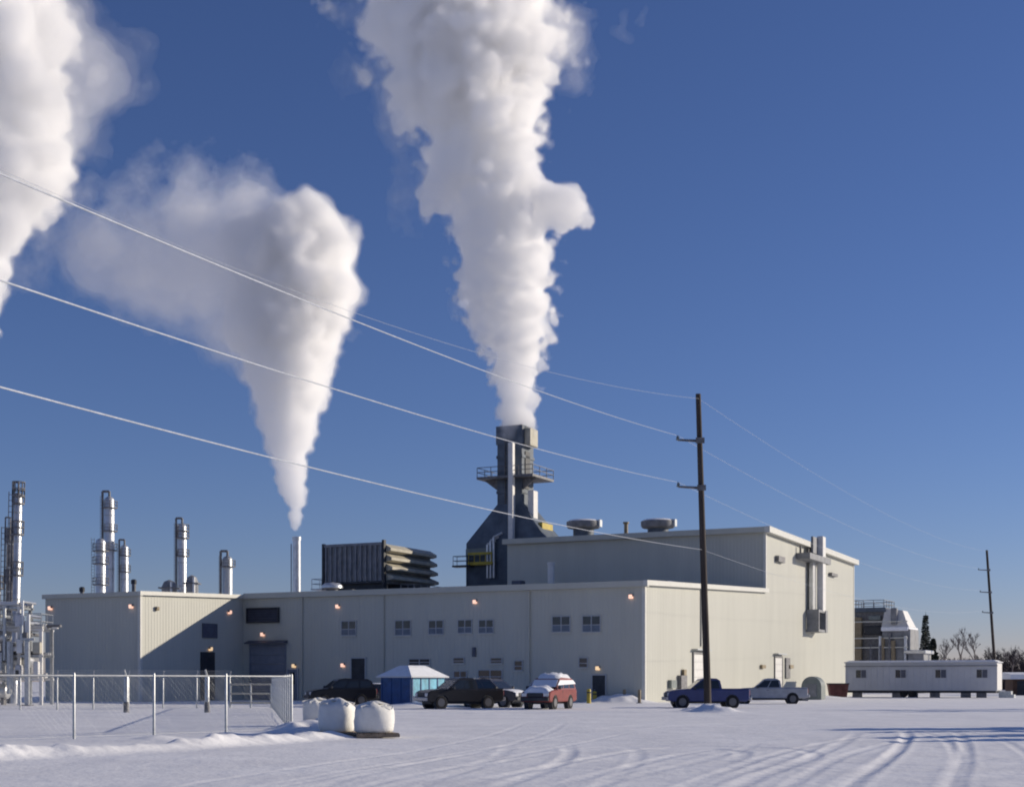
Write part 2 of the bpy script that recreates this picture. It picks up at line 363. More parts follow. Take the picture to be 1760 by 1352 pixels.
def front_rect(pxl, pxr, pyt, pyb, t=0):
    x0, x1 = wx(pxl,t), wx(pxr,t); xm = (x0+x1)/2; return x0, x1, wz(pyb,xm,t), wz(pyt,xm,t)
def window(x0, x1, z0, z1, y=0.0, light_low=True, cols=2):
    m = MB(); fw = 0.07; yo = y-0.10
    m.box(x0,x1,yo,y+0.02,z0,z0+fw).box(x0,x1,yo,y+0.02,z1-fw,z1).box(x0,x0+fw,yo+.002,y+0.02,z0+fw,z1-fw).box(x1-fw,x1,yo+.002,y+0.02,z0+fw,z1-fw)
    w = m.build('window', K['frame'], plant)
    zm = z0+(z1-z0)*0.44; s = (x1-x0-2*fw)/cols
    MB().box(x0-.06,x1+.06,y-0.17,y-0.03,z0-0.05,z0-0.002).build('sill', K['trim'], w)
    for i in range(cols):
        a, c = x0+fw+s*i+(0.04 if i else 0), x0+fw+s*(i+1)-(0.04 if i<cols-1 else 0)
        MB().box(a,c,y-0.055,y-0.045,zm+0.03,z1-fw).build('pane', K['glass'], w)
        MB().box(a,c,y-0.055,y-0.045,z0+fw,zm-0.03).build('pane', K['blind'] if light_low else K['glass'], w)
        if i: MB().box(a-0.08,a,y-0.09,y-0.03,z0+fw,z1-fw).build('mullion', K['frame'], w)
    MB().box(x0+fw,x1-fw,y-0.085,y-0.035,zm-0.03,zm+0.03).build('transom', K['frame'], w)
for pl, pr, pt, pb in ((587,613,1066,1092),(679,707,1065,1092),(737,763,1065,1090),(787,812,1064,1088),(823,849,1064,1088),(949,981,1058,1086),(1001,1033,1057,1086)):
    window(*front_rect(pl,pr,pt,pb))
# ground-floor windows, mostly behind the vehicles
for pl, pr, pt, pb in ((703,740,1131,1143),(779,799,1129,1140),(843,864,1129,1140),(884,899,1134,1152),(995,1011,1129,1147),(780,803,1152,1172),(822,864,1150,1172)):
    x0, x1, z0, z1 = front_rect(pl,pr,pt,pb); window(x0,x1,z0,z1,light_low=False,cols=2 if x1-x0>1.2 else 1)
def door(x0, x1, z1, m, y=0.0, z0=0.05, light=False):
    d = MB().box(x0,x1,y-0.09,y-0.045,z0,z1).build('door', m, plant)
    f = MB().box(x0-.10,x0-.001,y-0.12,y+.02,z0,z1+.10).box(x1+.001,x1+.10,y-0.12,y+.02,z0,z1+.10).box(x0,x1,y-0.12,y+.02,z1+.001,z1+.10); f.build('door_frame', K['frame'], d)
    MB().tube((x0+.12,y-.15,z0+1.0),(x0+.26,y-.15,z0+1.0),.02).build('door_handle', K['chrome'], d)
    if light: MB().box(x0+.3,x1-.3,y-0.10,y-0.092,z0+1.4,z1-.25).build('door_light', K['glass'], d)
    return d
x0,x1,_,z1 = front_rect(1019,1041,1160,1200); door(x0,x1,z1,K['dark'])
x0,x1,_,z1 = front_rect(605,628,1131,1195); door(x0,x1,z1,K['dark'])
x0,x1,_,z1 = front_rect(495,512,1150,1195); door(x0,x1,z1,K['doorgrey'],light=True)
# overhead door with its panels and hood
x0,x1,_,z1 = front_rect(432,490,1110,1195)
d = MB().box(x0-.15,x0-.005,-.13,.02,0,z1+.2).box(x1+.005,x1+.15,-.13,.02,0,z1+.2).box(x0-.005,x1+.005,-.13,.02,z1+.003,z1+.2).build('overhead_door', K['doorgrey'], plant)
n = 6
for i in range(n): MB().bev(x0,x1,-.085,-.045,0.05+i*(z1-.05)/n+.012,0.05+(i+1)*(z1-.05)/n-.012,.012).build('panel', K['doorgrey'], d)
MB().prism([(-.75,z1+.30),(-.02,z1+.55),(-.02,z1+.25),(-.75,z1+.22)],'x',x0-.3,x1+.3).build('hood', K['louver'], d)
# big louvre above it
x0,x1,z0,z1 = front_rect(426,481,1044,1070)
lv = MB().box(x0,x1,-.30,.02,z1-.12,z1).box(x0,x1,-.30,.02,z0,z0+.12).box(x0,x0+.12,-.298,.02,z0+.12,z1-.12).box(x1-.12,x1,-.298,.02,z0+.12,z1-.12).build('louver', K['dark'], plant)
for i in range(5):
    z = z0+.14+i*(z1-z0-.28)/5
    MB().add([(x0+.12,-.25,z),(x1-.12,-.25,z),(x1-.12,-.06,z+.2),(x0+.12,-.06,z+.2),(x0+.12,-.25,z+.02),(x1-.12,-.25,z+.02),(x1-.12,-.06,z+.22),(x0+.12,-.06,z+.22)],[(0,1,2,3),(4,7,6,5),(0,4,5,1),(2,6,7,3)]).build('slat', K['louver'], lv)
MB().box(x0+.1,x1-.1,-.05,-.045,z0+.1,z1-.1).build('louver_backing', K['dark'], lv)
# wing side wall: door, louvre
def side_box(name, px0, px1, pyt, pyb, x0, proud, m, parent=plant, z0=None):
    ya, yb = wt(px0,x0), wt(px1,x0); ym = (ya+yb)/2; zt = wz(pyt,x0,ym); zb = wz(pyb,x0,ym) if z0 is None else z0
    return MB().box(x0+.02,x0+.035+proud,min(ya,yb),max(ya,yb),zb,zt).build(name, m, parent), (ya, yb, zb, zt)
d,_q = side_box('door', 344,368,1120,1150,XW,0.06,K['dark'],z0=0.05)
side_box('louver', 347,372,1071,1096,XW,0.10,K['louver'])
# end wall: tall white doors, boxes, pipe runs
def end_door(px0, px1, pyt, m):
    ya, yb = wt(px0,0), wt(px1,0); zt = wz(pyt,0,(ya+yb)/2); w_ = yb-ya
    f = MB().box(.02,.13,ya-.18,ya-.004,0,zt+.2).box(.02,.13,yb+.004,yb+.18,0,zt+.2).box(.02,.13,ya-.004,yb+.004,zt+.003,zt+.2).build('overhead_door', K['steel'], plant)
    for i in range(6): MB().box(.03,.085,ya,yb,0.05+i*(zt-.05)/6+.012,.05+(i+1)*(zt-.05)/6-.012).build('panel', m, f)
    MB().box(.05,.55,ya-.3,yb+.3,zt+.35,zt+.47).build('hood', K['galv'], f)
end_door(1191,1212,1124,K['white']); end_door(1331,1343,1130,K['white'])
side_box('louver',1349,1356,1130,1165,0,0.12,K['steel'])
side_box('junction_box',1148,1157,1168,1182,0,0.3,K['green']); side_box('junction_box',1164,1174,1160,1195,0,0.35,K['steel'])
side_box('junction_box',1171,1175,1150,1160,0,0.25,K['tan']); side_box('junction_box',1306,1312,1142,1148,0,0.25,K['tan']); side_box('junction_box',1354,1360,1142,1148,0,0.25,K['tan'])
yp = wt(1204,0); MB().box(.036,.16,yp-.1,yp+.1,4.9,10.0).build('downspout', K['trim'], plant)
for px in (520, 660, 910):
    xx = wx(px,0); MB().box(xx-.06,xx+.06,-.16,-.03,0.2,HL-.40).build('downspout', S, plant)
xs_, _, z0_, z1_ = front_rect(813,819,1112,1128); MB().box(xs_,xs_+.3,-.2,-.02,z0_,z1_).build('junction_box', K['louver'], plant)

# exhaust riser standing off the end wall
ya = wt(1391,0); zt, zb = wz(921,0,ya), wz(1086,0,ya)
rz_ = plant_thing('exhaust_riser', 'tall square exhaust riser bracketed to the sunlit end wall of the hall', 'duct', 0, ya, 0)
MB().bev(.75,1.45,.5,1.9,wz(1050,0,ya),zt,.05).build('duct', K['white'], rz_)
MB().box(.30,.72,-1.2,0.2,wz(1048,0,ya),wz(962,0,ya)).build('flue_box', K['silver'], rz_)
MB().box(.60,.85,-1.6,1.7,wz(952,0,ya),zt-.2).build('back_duct', K['cooler'], rz_)
MB().box(.09,1.6,-6.0,3.8,wz(967,0,ya),wz(957,0,ya)).build('platform', K['cooler'], rz_)
for yy in (-5.6,-2.2,1.4,3.4): MB().box(.3,.5,yy,yy+.18,wz(957,0,ya),wz(945,0,ya)).build('bracket', K['steel'], rz_)
zz0, zz1 = zb, wz(1048,0,ya)
fr = MB().box(.09,1.5,-1.6,-1.3,zz0,zz1).box(.09,1.5,1.7,2.6,zz0,zz1).box(.1,1.4,-1.3,1.7,zz0,zz0+.3).box(.1,1.4,-1.3,1.7,zz1-.3,zz1-.01); fr.build('inlet_frame', K['cooler'], rz_)
side_box('wall_fixture',1332,1343,956,966,0,0.4,K['steel']); side_box('wall_fixture',1424,1434,985,990,0,0.4,K['steel'])

# lit wall lamps
lamp_h = MB().bev(-.30,.30,-.34,0,-.05,.24,.04).mesh('housing', K['steel'])
lamp_l = MB().add([(-.25,-.36,-.04),(.25,-.36,-.04),(.25,-.36,.2),(-.25,-.36,.2),(-.28,-.30,-.30),(.28,-.30,-.30),(.26,-.02,-.30),(-.26,-.02,-.30),(.26,-.02,-.06),(-.26,-.02,-.06)],[(0,1,2,3),(0,4,5,1),(4,7,6,5),(1,5,6,8),(0,9,7,4),(0,1,8,9)]).mesh('lens', K['lamp_on'])
lamp_y = lamp_l.copy(); lamp_y.materials.clear(); lamp_y.materials.append(K['lamp_y'])
lamp_d = lamp_l.copy(); lamp_d.materials.clear(); lamp_d.materials.append(K['tan'])
def wall_lamp(px, py, wall, label, yel=False, off=False):
    if wall == 'long': x, y, rz = wx(px,-.04), -.04, 0
    elif wall == 'wing': x, y, rz = wx(px,YW), YW-.04, 0
    else: x, y, rz = XW+.04, wt(px,XW), math.pi/2
    z = wz(py,x,y)
    o = thing('wall_lamp', label, 'lamp', toworld(x,y,z), -AL+rz, 'lit wall lamps on the plant')
    share('housing', lamp_h, o, scale=(.62,.62,.62)); share('lens', lamp_d if off else lamp_y if yel else lamp_l, o, scale=(.62,.62,.62))
wall_lamp(581,1041,'long','lit wall lamp under the eave, left of the upper windows')
wall_lamp(817,1033,'long','lit wall lamp under the eave above the middle windows')
wall_lamp(1085,1024,'long','lit wall lamp under the eave beside the sunlit corner')
wall_lamp(452,1089,'long','lit wall lamp between the dark louver and the overhead door')
wall_lamp(506,1143,'long','low yellow lit wall lamp just right of the overhead door',True)
wall_lamp(590,1142,'long','low wall lamp left of the dark door behind the white bags')
wall_lamp(1028,1147,'long','yellow lit wall lamp over the dark door near the sunlit corner',True)
wall_lamp(227,1041,'wing','lit wall lamp at the right end of the shaded wing front')
wall_lamp(88,1044,'wing','lit wall lamp at the far left end of the wing front')
wall_lamp(268,1045,'side','unlit lamp high on the sunlit part of the wing wall',off=True)
wall_lamp(393,1051,'side','wall lamp at the edge of the diagonal shadow')
wall_lamp(360,1114,'side','yellow lit wall lamp over the wing side door',True)
# ------------------------------------------------------------------ roof equipment
def railing(m, x0, x1, y0, y1, z, h=1.1, step=1.6, r=.035):
    for (a, b) in (((x0,y0),(x1,y0)),((x1,y0),(x1,y1)),((x1,y1),(x0,y1)),((x0,y1),(x0,y0))):
        L = math.hypot(b[0]-a[0], b[1]-a[1]); n = max(1, round(L/step))
        for i in range(n):
            p = (a[0]+(b[0]-a[0])*i/n, a[1]+(b[1]-a[1])*i/n); m.tube((*p,z),(*p,z+h),r,n=5)
        for hh in (h*.5, h): m.tube((*a,z+hh),(*b,z+hh),r,n=5)
    return m
# air cooler with ribbed front and stepped louvres on its sunlit side
tc_ = 28.0; xc = wx(659, tc_); xl = wx(556, tc_); yb_ = wt(741, xc); zc1 = wz(931, xc, tc_); zc0 = wz(1001, xc, tc_)
co_ = plant_thing('air_cooler', 'big grey louvered air cooler standing on legs on the low roof', 'cooler', xc, tc_, HL2-.25)
o_z = HL2-.25; W_, D_, Z0, Z1 = xl-xc, yb_-tc_, zc0-o_z, zc1-o_z
MB().box(W_,-.12,.12,D_,Z0+.02,Z1-.15).build('casing', K['cooler'], co_)
for i in range(12):
    x = W_+(-W_)*(i+.5)/12; MB().box(x-.11,x+.11,-.06,.121,Z0+.25,Z1-.32).build('rib', K['cooler'], co_)
MB().box(W_-.1,.0,-.12,.115,Z1-.32,Z1).build('top_beam', K['cooler'], co_); MB().box(W_-.1,.0,-.12,.115,Z0,Z0+.24).build('bottom_beam', K['dark'], co_)
MB().box(-.13,.16,-.14,.30,Z0-.2,Z1+.25).build('corner_post', K['dark'], co_)
MB().box(W_-.14,W_+.14,-.14,.30,Z0-.2,Z1+.1).build('corner_post', K['dark'], co_)
for i in range(4):
    z = Z0+.3+i*(Z1-Z0-.3)/4; h = (Z1-Z0-.3)/4
    MB().prism([(-.119,z),(.25,z),(1.05-.10*i,z+.12),(1.05-.10*i,z+.42),(-.119,z+h*.86)],'y',.35,D_).build('louver_hood', K['coolerl'], co_)
for i in range(4): MB().tube((W_*(.1+.27*i),1.0,-.1),(W_*(.1+.27*i),1.0,Z0+.1),.16,n=6).build('leg', K['steel'], co_)
for i in range(4): MB().tube((-.8,1.5+i*3.1,-.1),(-.8,1.5+i*3.1,Z0+.1),.16,n=6).build('leg', K['steel'], co_)
railing(MB(), W_-1.6, W_-.25, .0, D_-1, Z0-.4).box(W_-1.7,W_-.2,-.1,D_-1,Z0-.55,Z0-.4).build('walkway', K['galv'], co_)
MB().box(W_*.97,-.2,.4,1.0,Z0-.9,Z0-.02).build('fan_housing', K['dark'], co_)
MB().box(-1.2,.35,3,D_-.2,Z0-.85,Z0-.02).build('fan_housing', K['dark'], co_)
railing(MB(), .5, 2.2, 3, D_, Z0-1.1).build('guard_rail', K['galv'], co_)

# domed turbine vent and low boxes near the eave
v = plant_thing('roof_vent', 'small pale domed vent on the low roof below the air cooler', 'vent', wx(571,3), 3, HL+.1)
MB().lathe([(.55,0),(.55,.35),(.6,.36),(.6,.42)],14).build('neck', K['steel'], v); MB().lathe([(.75,.42),(1.0,.5),(.98,.72),(.7,.95),(.1,1.02)],16).build('dome', K['silver'], v, True)
MB().box(-1.2,1.3,1.4,2.0,0,.45).build('curb', K['dark'], v)
v = plant_thing('roof_pipe', 'short white vent pipe standing on the low roof before the hall wall', 'pipe', wx(947,30), 30, HL2-.3)
hh = wz(966,wx(947,30),30)-HL2+.3
MB().lathe([(.36,0),(.36,hh-.3)],14).build('pipe', K['white'], v, True); MB().lathe([(.42,hh-.28),(.42,hh)],14).build('cap', K['white'], v, True); MB().box(-.8,.8,-.5,.5,-.2,.35).build('base', K['steel'], v)
v = plant_thing('roof_box', 'small dark box on the low roof left of the white vent pipe', 'box', wx(891,30), 30, HL2-.3)
MB().bev(-.6,.6,-.5,.5,0,1.7,.05).build('cabinet', K['louver'], v); MB().box(-.4,.4,-.52,-.49,.3,1.2).build('grille', K['dark'], v)
v = plant_thing('skylight_dome', 'low snowy dome on the low roof near the sunlit end', 'vent', wx(1150,24), 24, HL2-.75)
MB().lathe([(1.3,0),(1.3,.5),(1.2,.75),(.7,1.05),(.1,1.15)],16).build('dome', K['snowcap'], v, True); MB().box(-1.5,1.5,-1.5,1.5,-.2,.3).build('curb', K['steel'], v)
# two big mushroom fans on the hall roof
for px, pyt, lab in ((1003,893,'mushroom fan on the hall roof, nearer the dark stack'),(1131,892,'mushroom fan on the hall roof, nearer the wood pole')):
    t_ = DT+9; x_ = wx(px,t_); zr = HT-.05; zt_ = wz(pyt,x_,t_)-zr; rr = 29/F*wd(x_,t_)
    v = plant_thing('roof_fan', lab, 'fan', x_, t_, zr, 'mushroom fans on the hall roof')
    MB().lathe([(rr*.62,-.1),(rr*.62,zt_-1.05)],18).build('curb', K['duct'], v, True)
    MB().lathe([(rr*.60,zt_-1.1),(rr*.94,zt_-.98),(rr*1.02,zt_-.72),(rr*1.02,zt_-.25)],20).build('hood', K['cooler'], v, True)
    MB().lathe([(rr*1.0,zt_-.24),(rr*.8,zt_-.04),(rr*.1,zt_+.04)],20).build('snow_cap', K['snowcap'], v, True)
    MB().box(rr*.45,rr*1.12,-.35,.35,zt_-.9,zt_-.1).build('motor_box', K['galv'], v)
v = plant_thing('roof_flue', 'thin stubby flue with rust stain on the hall roof edge', 'pipe', wx(1076,DT+1.5), DT+1.5, HT)
MB().lathe([(.22,0),(.22,1.4),(.34,1.42),(.34,1.6)],12).build('pipe', K['tan'], v, True); MB().box(-.4,.4,-.4,.4,-.05,.25).build('flashing', K['rust'], v)

# ------------------------------------------------------------------ dark square exhaust stack
YS = 171.0; g_ = YS/F
st = thing('exhaust_stack', 'dark square exhaust stack with flared hood and platform behind the hall', 'stack', (gx(886,YS), YS, 0), -AL)
zt_ = gz(735,YS); zp = gz(822,YS); zh1 = gz(868,YS); zh0 = gz(938,YS)
a = 1.62
def sq(ax, ay, z, cx=0): return [(-ax+cx,-ay,z),(ax+cx,-ay,z),(ax+cx,ay,z),(-ax+cx,ay,z)]
MB().loft([sq(a,a,zh1),sq(a,a,zt_-2.2)]).build('shaft', K['duct'], st)
MB().loft([sq(a+.12,a+.12,zt_-2.2),sq(a+.12,a+.12,zt_)],caps=False).loft([sq(a-.1,a-.1,zt_-2.2),sq(a-.1,a-.1,zt_)],caps=False).loft([sq(a+.12,a+.12,zt_),sq(a-.1,a-.1,zt_)],caps=False).build('stack_crown', K['duct'], st)
MB().loft([sq(5.3,2.6,zh0-.3),sq(5.3,2.6,zh0+.3),sq(a,a,zh1)]).build('hood', K['duct'], st)
MB().loft([sq(5.25,2.55,0),sq(5.25,2.55,zh0-.3)]).build('casing', K['duct'], st)
for z in (gz(790,YS), gz(850,YS)): MB().loft([sq(a+.1,a+.1,z),sq(a+.1,a+.1,z+.35)]).build('stiffener', K['duct'], st)
m = MB().box(-3.7,3.7,-3.0,3.0,zp-.28,zp); m.build('platform', K['steel'], st)
railing(MB(), -3.65,3.65,-2.95,2.95,zp,step=1.8,r=.045).build('guard_rail', K['steel'], st)
for sx in (-1,1): MB().add([(sx*a,-1.4,zp-1.6),(sx*3.4,-1.4,zp-.29),(sx*a,-1.4,zp-.29),(sx*a,-1.2,zp-1.6),(sx*3.4,-1.2,zp-.29),(sx*a,-1.2,zp-.29)],[(0,1,2),(3,5,4),(0,3,4,1),(1,4,5,2),(2,5,3,0)]).build('bracket', K['steel'], st)
MB().bev(.62,1.22,-3.35,-2.65,gz(960,YS),gz(768,YS),.06).build('riser_duct', K['white'], st)
MB().bev(a+.72,a+1.45,-1.5,-.2,gz(945,YS),gz(847,YS),.06).build('riser_duct', K['white'], st)
MB().box(a+.01,a+.10,-.8,.5,gz(818,YS)-.1,gz(778,YS)).build('inspection_door', K['dark'], st)
MB().box(a+.01,a+.10,-1.2,.2,gz(845,YS)+.2,gz(824,YS)).build('inspection_door', K['dark'], st)
MB().bev(a+.12,a+.9,-1.2,1.0,gz(770,YS),gz(740,YS),.06).build('sample_cabinet', K['coolerl'], st)
m = MB()
for z in np.arange(zh1+.5, zt_-1, .4): m.box(-.5,-.05,-a-.22,-a-.18,z,z+.05)
m.box(-.55,-.5,-a-.22,-a-.02,zh1,zt_).box(-.05,0,-a-.22,-a-.02,zh1,zt_); m.build('ladder', K['steel'], st)
m = MB().box(-6.6,-4.2,-3.8,-2.62,gz(972,YS)-.2,gz(972,YS)); railing(m,-6.5,-4.3,-3.7,-2.7,gz(972,YS)).build('lower_platform', K['dark'], st)
m = MB().box(-4.6,-1.4,-3.6,-2.62,gz(968,YS)-.3,gz(968,YS)+.05)
for i in range(5): m.tube((-4.5+i*.75,-3.5,gz(968,YS)),(-4.5+i*.75,-3.5,gz(952,YS)),.06,n=5)
m.box(-4.6,-1.4,-3.56,-3.44,gz(955,YS),gz(951,YS)); m.build('yellow_stairs', K['yellow'], st)
MB().box(-5.31,-1.8,-2.72,-2.61,gz(956,YS),zh0-.35).build('pale_panel', K['green'], st)
m = MB()
for i in range(3):
    zq = gz(938-6*i,YS); xq = -2.2+i*.42; m.path([(xq,-3.1,gz(995,YS)),(xq,-3.1,zq),(xq+.9,-2.7,zq+.5)],.15,8)
m.build('pipe', K['silver'], st, True)
MB().box(2.9,4.1,-1.2,1.8,gz(912,YS)-1.2,gz(902,YS)).build('yellow_platform', K['yellow'], st)
for i in range(6): MB().box(-5.38,-5.26,-2.5+i*.95,-2.3+i*.95,0,zh0-.4).build('buckstay', K['duct'], st)

# thin stack with its own plume
YT = 200.0
def thin_stack(px, pyt, Y, label, w=7.0):
    o = thing('thin_stack', label, 'stack', (gx(px,Y),Y,0)); z = gz(pyt,Y); r = w/F*Y
    MB().lathe([(r*1.2,0),(r*1.15,z*.3),(r,z*.6),(r*.95,z-.5)],14).build('shell', K['silver'], o, True)
    MB().lathe([(r*1.1,z-.5),(r*1.1,z-.02),(r*.8,z)],14).build('tip', K['silver'], o, True)
    m = MB().box(-r*1.3-.06,-r*1.3,-.25,-.2,2,z-1).box(-r*1.3-.06,-r*1.3,.2,.25,2,z-1)
    for zz in np.arange(2.2,z-1,.45): m.box(-r*1.3-.05,-r*1.3-.01,-.2,.2,zz,zz+.05)
    m.build('ladder', K['steel'], o)
thin_stack(510, 922, YT, 'thin white stack behind the low roof, steam above it')

# ------------------------------------------------------------------ process columns behind the wing
def column(px, pyt, wpx, Y, label, plats, pxb=None, base=0, mat_='silver', side=1, pipe=True):
    r = wpx/2/F*Y; z = gz(pyt,Y)
    o = thing('process_column', label, 'column', (gx(pxb or px,Y),Y,0), 0, 'process columns behind the wing')
    if pxb: o.rotation_euler = (0, math.atan2((px-pxb)/F*Y*.6, z), 0)
    MB().lathe([(r*1.15,0),(r*1.15,1.5),(r,1.6),(r,z-r*.8),(r*.85,z-r*.35),(r*.4,z-r*.05),(.05,z)],18).build('shell', K[mat_], o, True)
    for i, py in enumerate(plats):
        zz = gz(py,Y); m = MB().lathe([(r*1.02,zz-.12),(r*1.62,zz-.12),(r*1.62,zz),(r*1.02,zz)],16)
        for k in range(10):
            an = k*math.pi/5; m.tube((r*1.58*math.cos(an),r*1.58*math.sin(an),zz),(r*1.58*math.cos(an),r*1.58*math.sin(an),zz+1.0),.05,n=4)
        for hh in (.5,1.0):
            for k in range(16):
                a1, a2 = k*math.pi/8, (k+1)*math.pi/8; m.tube((r*1.58*math.cos(a1),r*1.58*math.sin(a1),zz+hh),(r*1.58*math.cos(a2),r*1.58*math.sin(a2),zz+hh),.045,n=4)
        m.build('platform', K['steel'], o)
    for hh in np.linspace(z*.35, z*.9, 5): MB().lathe([(r*1.04,hh),(r*1.04,hh+.18)],18).build('stiffening_ring', K['galv'], o)
    if pipe:
        zt = z+.3; m = MB().path([(0,0,z-.2),(0,0,zt+.5),(-side*r*1.35,-.1,zt+.5),(-side*r*1.35,-.1,0)], r*.25, 8); m.build('overhead_pipe', K['steel'], o, True)
    m = MB().box(-side*r*1.2-.25,-side*r*1.2-.2,-r-.2,-r-.15,0,z).box(-side*r*1.2+.2,-side*r*1.2+.25,-r-.2,-r-.15,0,z)
    for zz in np.arange(1,z,.45): m.box(-side*r*1.2-.2,-side*r*1.2+.2,-r-.2,-r-.15,zz,zz+.05)
    m.build('ladder', K['steel'], o)
    return o
YC = 225
column(188,853,17,YC,'tallest silver column behind the wing, dark top and platforms',[872,912,945])
column(173,925,17,YC-9,'short stout silver column just left of the tallest one',[946,968,1004],pipe=False)
column(214,936,13,YC,'slim short silver column just right of the tallest one',[954,982])
column(313,899,15,YC,'silver column with a double platform top above the sunlit wing wall',[912,924,955])
column(391,955,17,YC+10,'plain short column nearest the diagonal shadow on the wing',[973],mat_='galv')
for px, pyt, w_, lab in ((141,1008,9,'small dark stub vent over the left end of the wing'),(230,995,9,'small dark stub vent over the wing corner')):
    Y=150; o = thing('stub_vent', lab, 'vent', (gx(px,Y),Y,0)); z=gz(pyt,Y); r=w_/2/F*Y
    MB().lathe([(r*.8,0),(r*.8,z-.5)],10).build('pipe', K['steel'], o, True); MB().lathe([(r*1.1,z-.5),(r*1.1,z-.1),(r*.5,z)],10).build('cap', K['dark'], o, True)
for px, pyt, w_, lab in ((291,996,26,'dark drum at the left foot of the double-platform column'),(330,988,22,'dark drum at the right foot of the double-platform column')):
    Y=YC-4; o = thing('process_drum', lab, 'tank', (gx(px,Y),Y,0)); z=gz(pyt,Y); r=w_/2/F*Y
    MB().lathe([(r,0),(r,z-1.2),(r*1.02,z-1.15),(r*.7,z-.3),(.1,z)],16).build('shell', K['cooler'], o, True)
    MB().box(-r*1.2,r*1.2,-r*1.2,r*1.2,z-1.4,z-1.2).build('platform', K['steel'], o); MB().tube((r*.5,-r,0),(r*.5,-r,z-.4),.2).build('pipe', K['silver'], o)

# leaning-looking pair at the left edge and the pipe structure at their feet
YL = 112.0
column(37,846,13,YL,'tall white column at the left edge with a dark crowned top',[850,864,917,987],pxb=24,side=1)
o = column(21,906,11,YL+3,'dark column standing close beside the tall white one',[930,1000],mat_='steel',pxb=12)
column(-6,1000,14,YL+5,'short dark vessel half out of view at the left edge',[1010],mat_='steel',pipe=False)
YR = 104.0
pr = thing('pipe_rack', 'crowded white pipe structure at the left edge below the tall column', 'pipe rack', (gx(20,YR),YR,0))
lv_ = [gz(1165,YR), gz(1125,YR), gz(1080,YR), gz(1042,YR)]
rr_ = random.Random(5)
for x in (-3.6,-1.4,.55,2.15):
    for y in (0,2.4): MB().box(x-.11,x+.11,y-.11,y+.11,0,lv_[3] if x<2 else lv_[2]).build('upright', K['white'] if y==0 else K['galv'], pr)
for i, z in enumerate(lv_):
    xr = 2.3 if i<3 else .8
    for y in (0,2.4): MB().box(-4,xr,y-.10,y+.10,z-.16,z).build('beam', K['galv'] if i%2 else K['white'], pr)
    for x in (-3.6,-1.4,.55): MB().box(x-.08,x+.08,.1,2.3,z-.15,z-.01).build('beam', K['galv'], pr)
    for k in range(6):
        y = .25+k*.4; r = rr_.choice([.07,.1,.14,.19]); zz = z+r+.01
        MB().tube((-4,y,zz),(xr-rr_.random()*.6,y,zz),r,n=10).build('pipe', K[rr_.choice(['silver','white','galv','steel'])], pr, True)
for k in range(16):
    x = -3.4+rr_.random()*5.5; y = -.35-rr_.random()*.3; z0 = rr_.choice(lv_[:3])-rr_.random()*1.5; z1 = z0+1+rr_.random()*3.0; r = rr_.choice([.06,.09,.13,.17])
    z1 = min(z1, 7.6); m = MB().tube((x,y,max(z0,0)),(x,y,z1),r,n=10); m.tube((x,y,z1-r),(x,2.2,z1-r),r,n=8); m.build('riser_pipe', K[rr_.choice(['silver','white','galv','steel','coolerl'])], pr, True)
for k in range(9):
    x = -3.2+rr_.random()*5.0; z = rr_.choice(lv_[:3])+.1; w_=.3+rr_.random()*.5; h=.4+rr_.random()*.8
    MB().bev(x,x+w_,-.5,.1,z,z+h,.04).build('equipment_box', K[rr_.choice(['white','coolerl','steel','silver','trailer'])], pr)
for (x,z,L_,r) in ((-3.2,1.0,2.6,.55),(-.6,3.2,1.7,.45),(-3.0,5.0,2.4,.5)):
    m = MB().tube((x,.9,z),(x+L_,.9,z),r,n=18); m.tube((x+L_,.9,z),(x+L_+.25,.9,z),r,r*.4,n=18).tube((x,.9,z),(x-.25,.9,z),r,r*.4,n=18); m.build('vessel', K['silver'], pr, True)
    MB().box(x+.2,x+.4,.6,1.2,0 if z<2 else z-r-.5,z-r+.1).box(x+L_-.4,x+L_-.2,.6,1.2,0 if z<2 else z-r-.5,z-r+.1).build('saddle', K['steel'], pr)
railing(MB(), -3.8,2.2,-.1,2.5,lv_[2],r=.035).build('guard_rail', K['galv'], pr)
m = MB().box(.6,3.2,1.0,1.5,gz(1076,YR),gz(1072,YR)); m.build('cable_tray', K['steel'], pr)
o = thing('flood_lamp', 'small flood lamp on an arm at the right end of the pipe structure', 'lamp', (gx(86,YR),YR+1.2,gz(1077,YR)))
MB().bev(-.22,.22,-.18,.15,-.1,.2,.04).build('housing', K['white'], o); MB().tube((-.6,0,0),(-.2,0,.05),.04,n=6).build('arm', K['steel'], o)
sp = thing('support_post', 'slim pale post at the right front of the pipe structure', 'post', (gx(47,YR-3),YR-3,0))
MB().bev(-.16,.16,-.16,.16,0,gz(1100,YR-3),.03).build('shaft', K['galv'], sp); MB().box(-.35,.35,-.35,.35,0,.08).build('base_plate', K['steel'], sp); MB().box(-.5,.5,-.1,.1,gz(1100,YR-3),gz(1096,YR-3)).build('head_beam', K['galv'], sp)
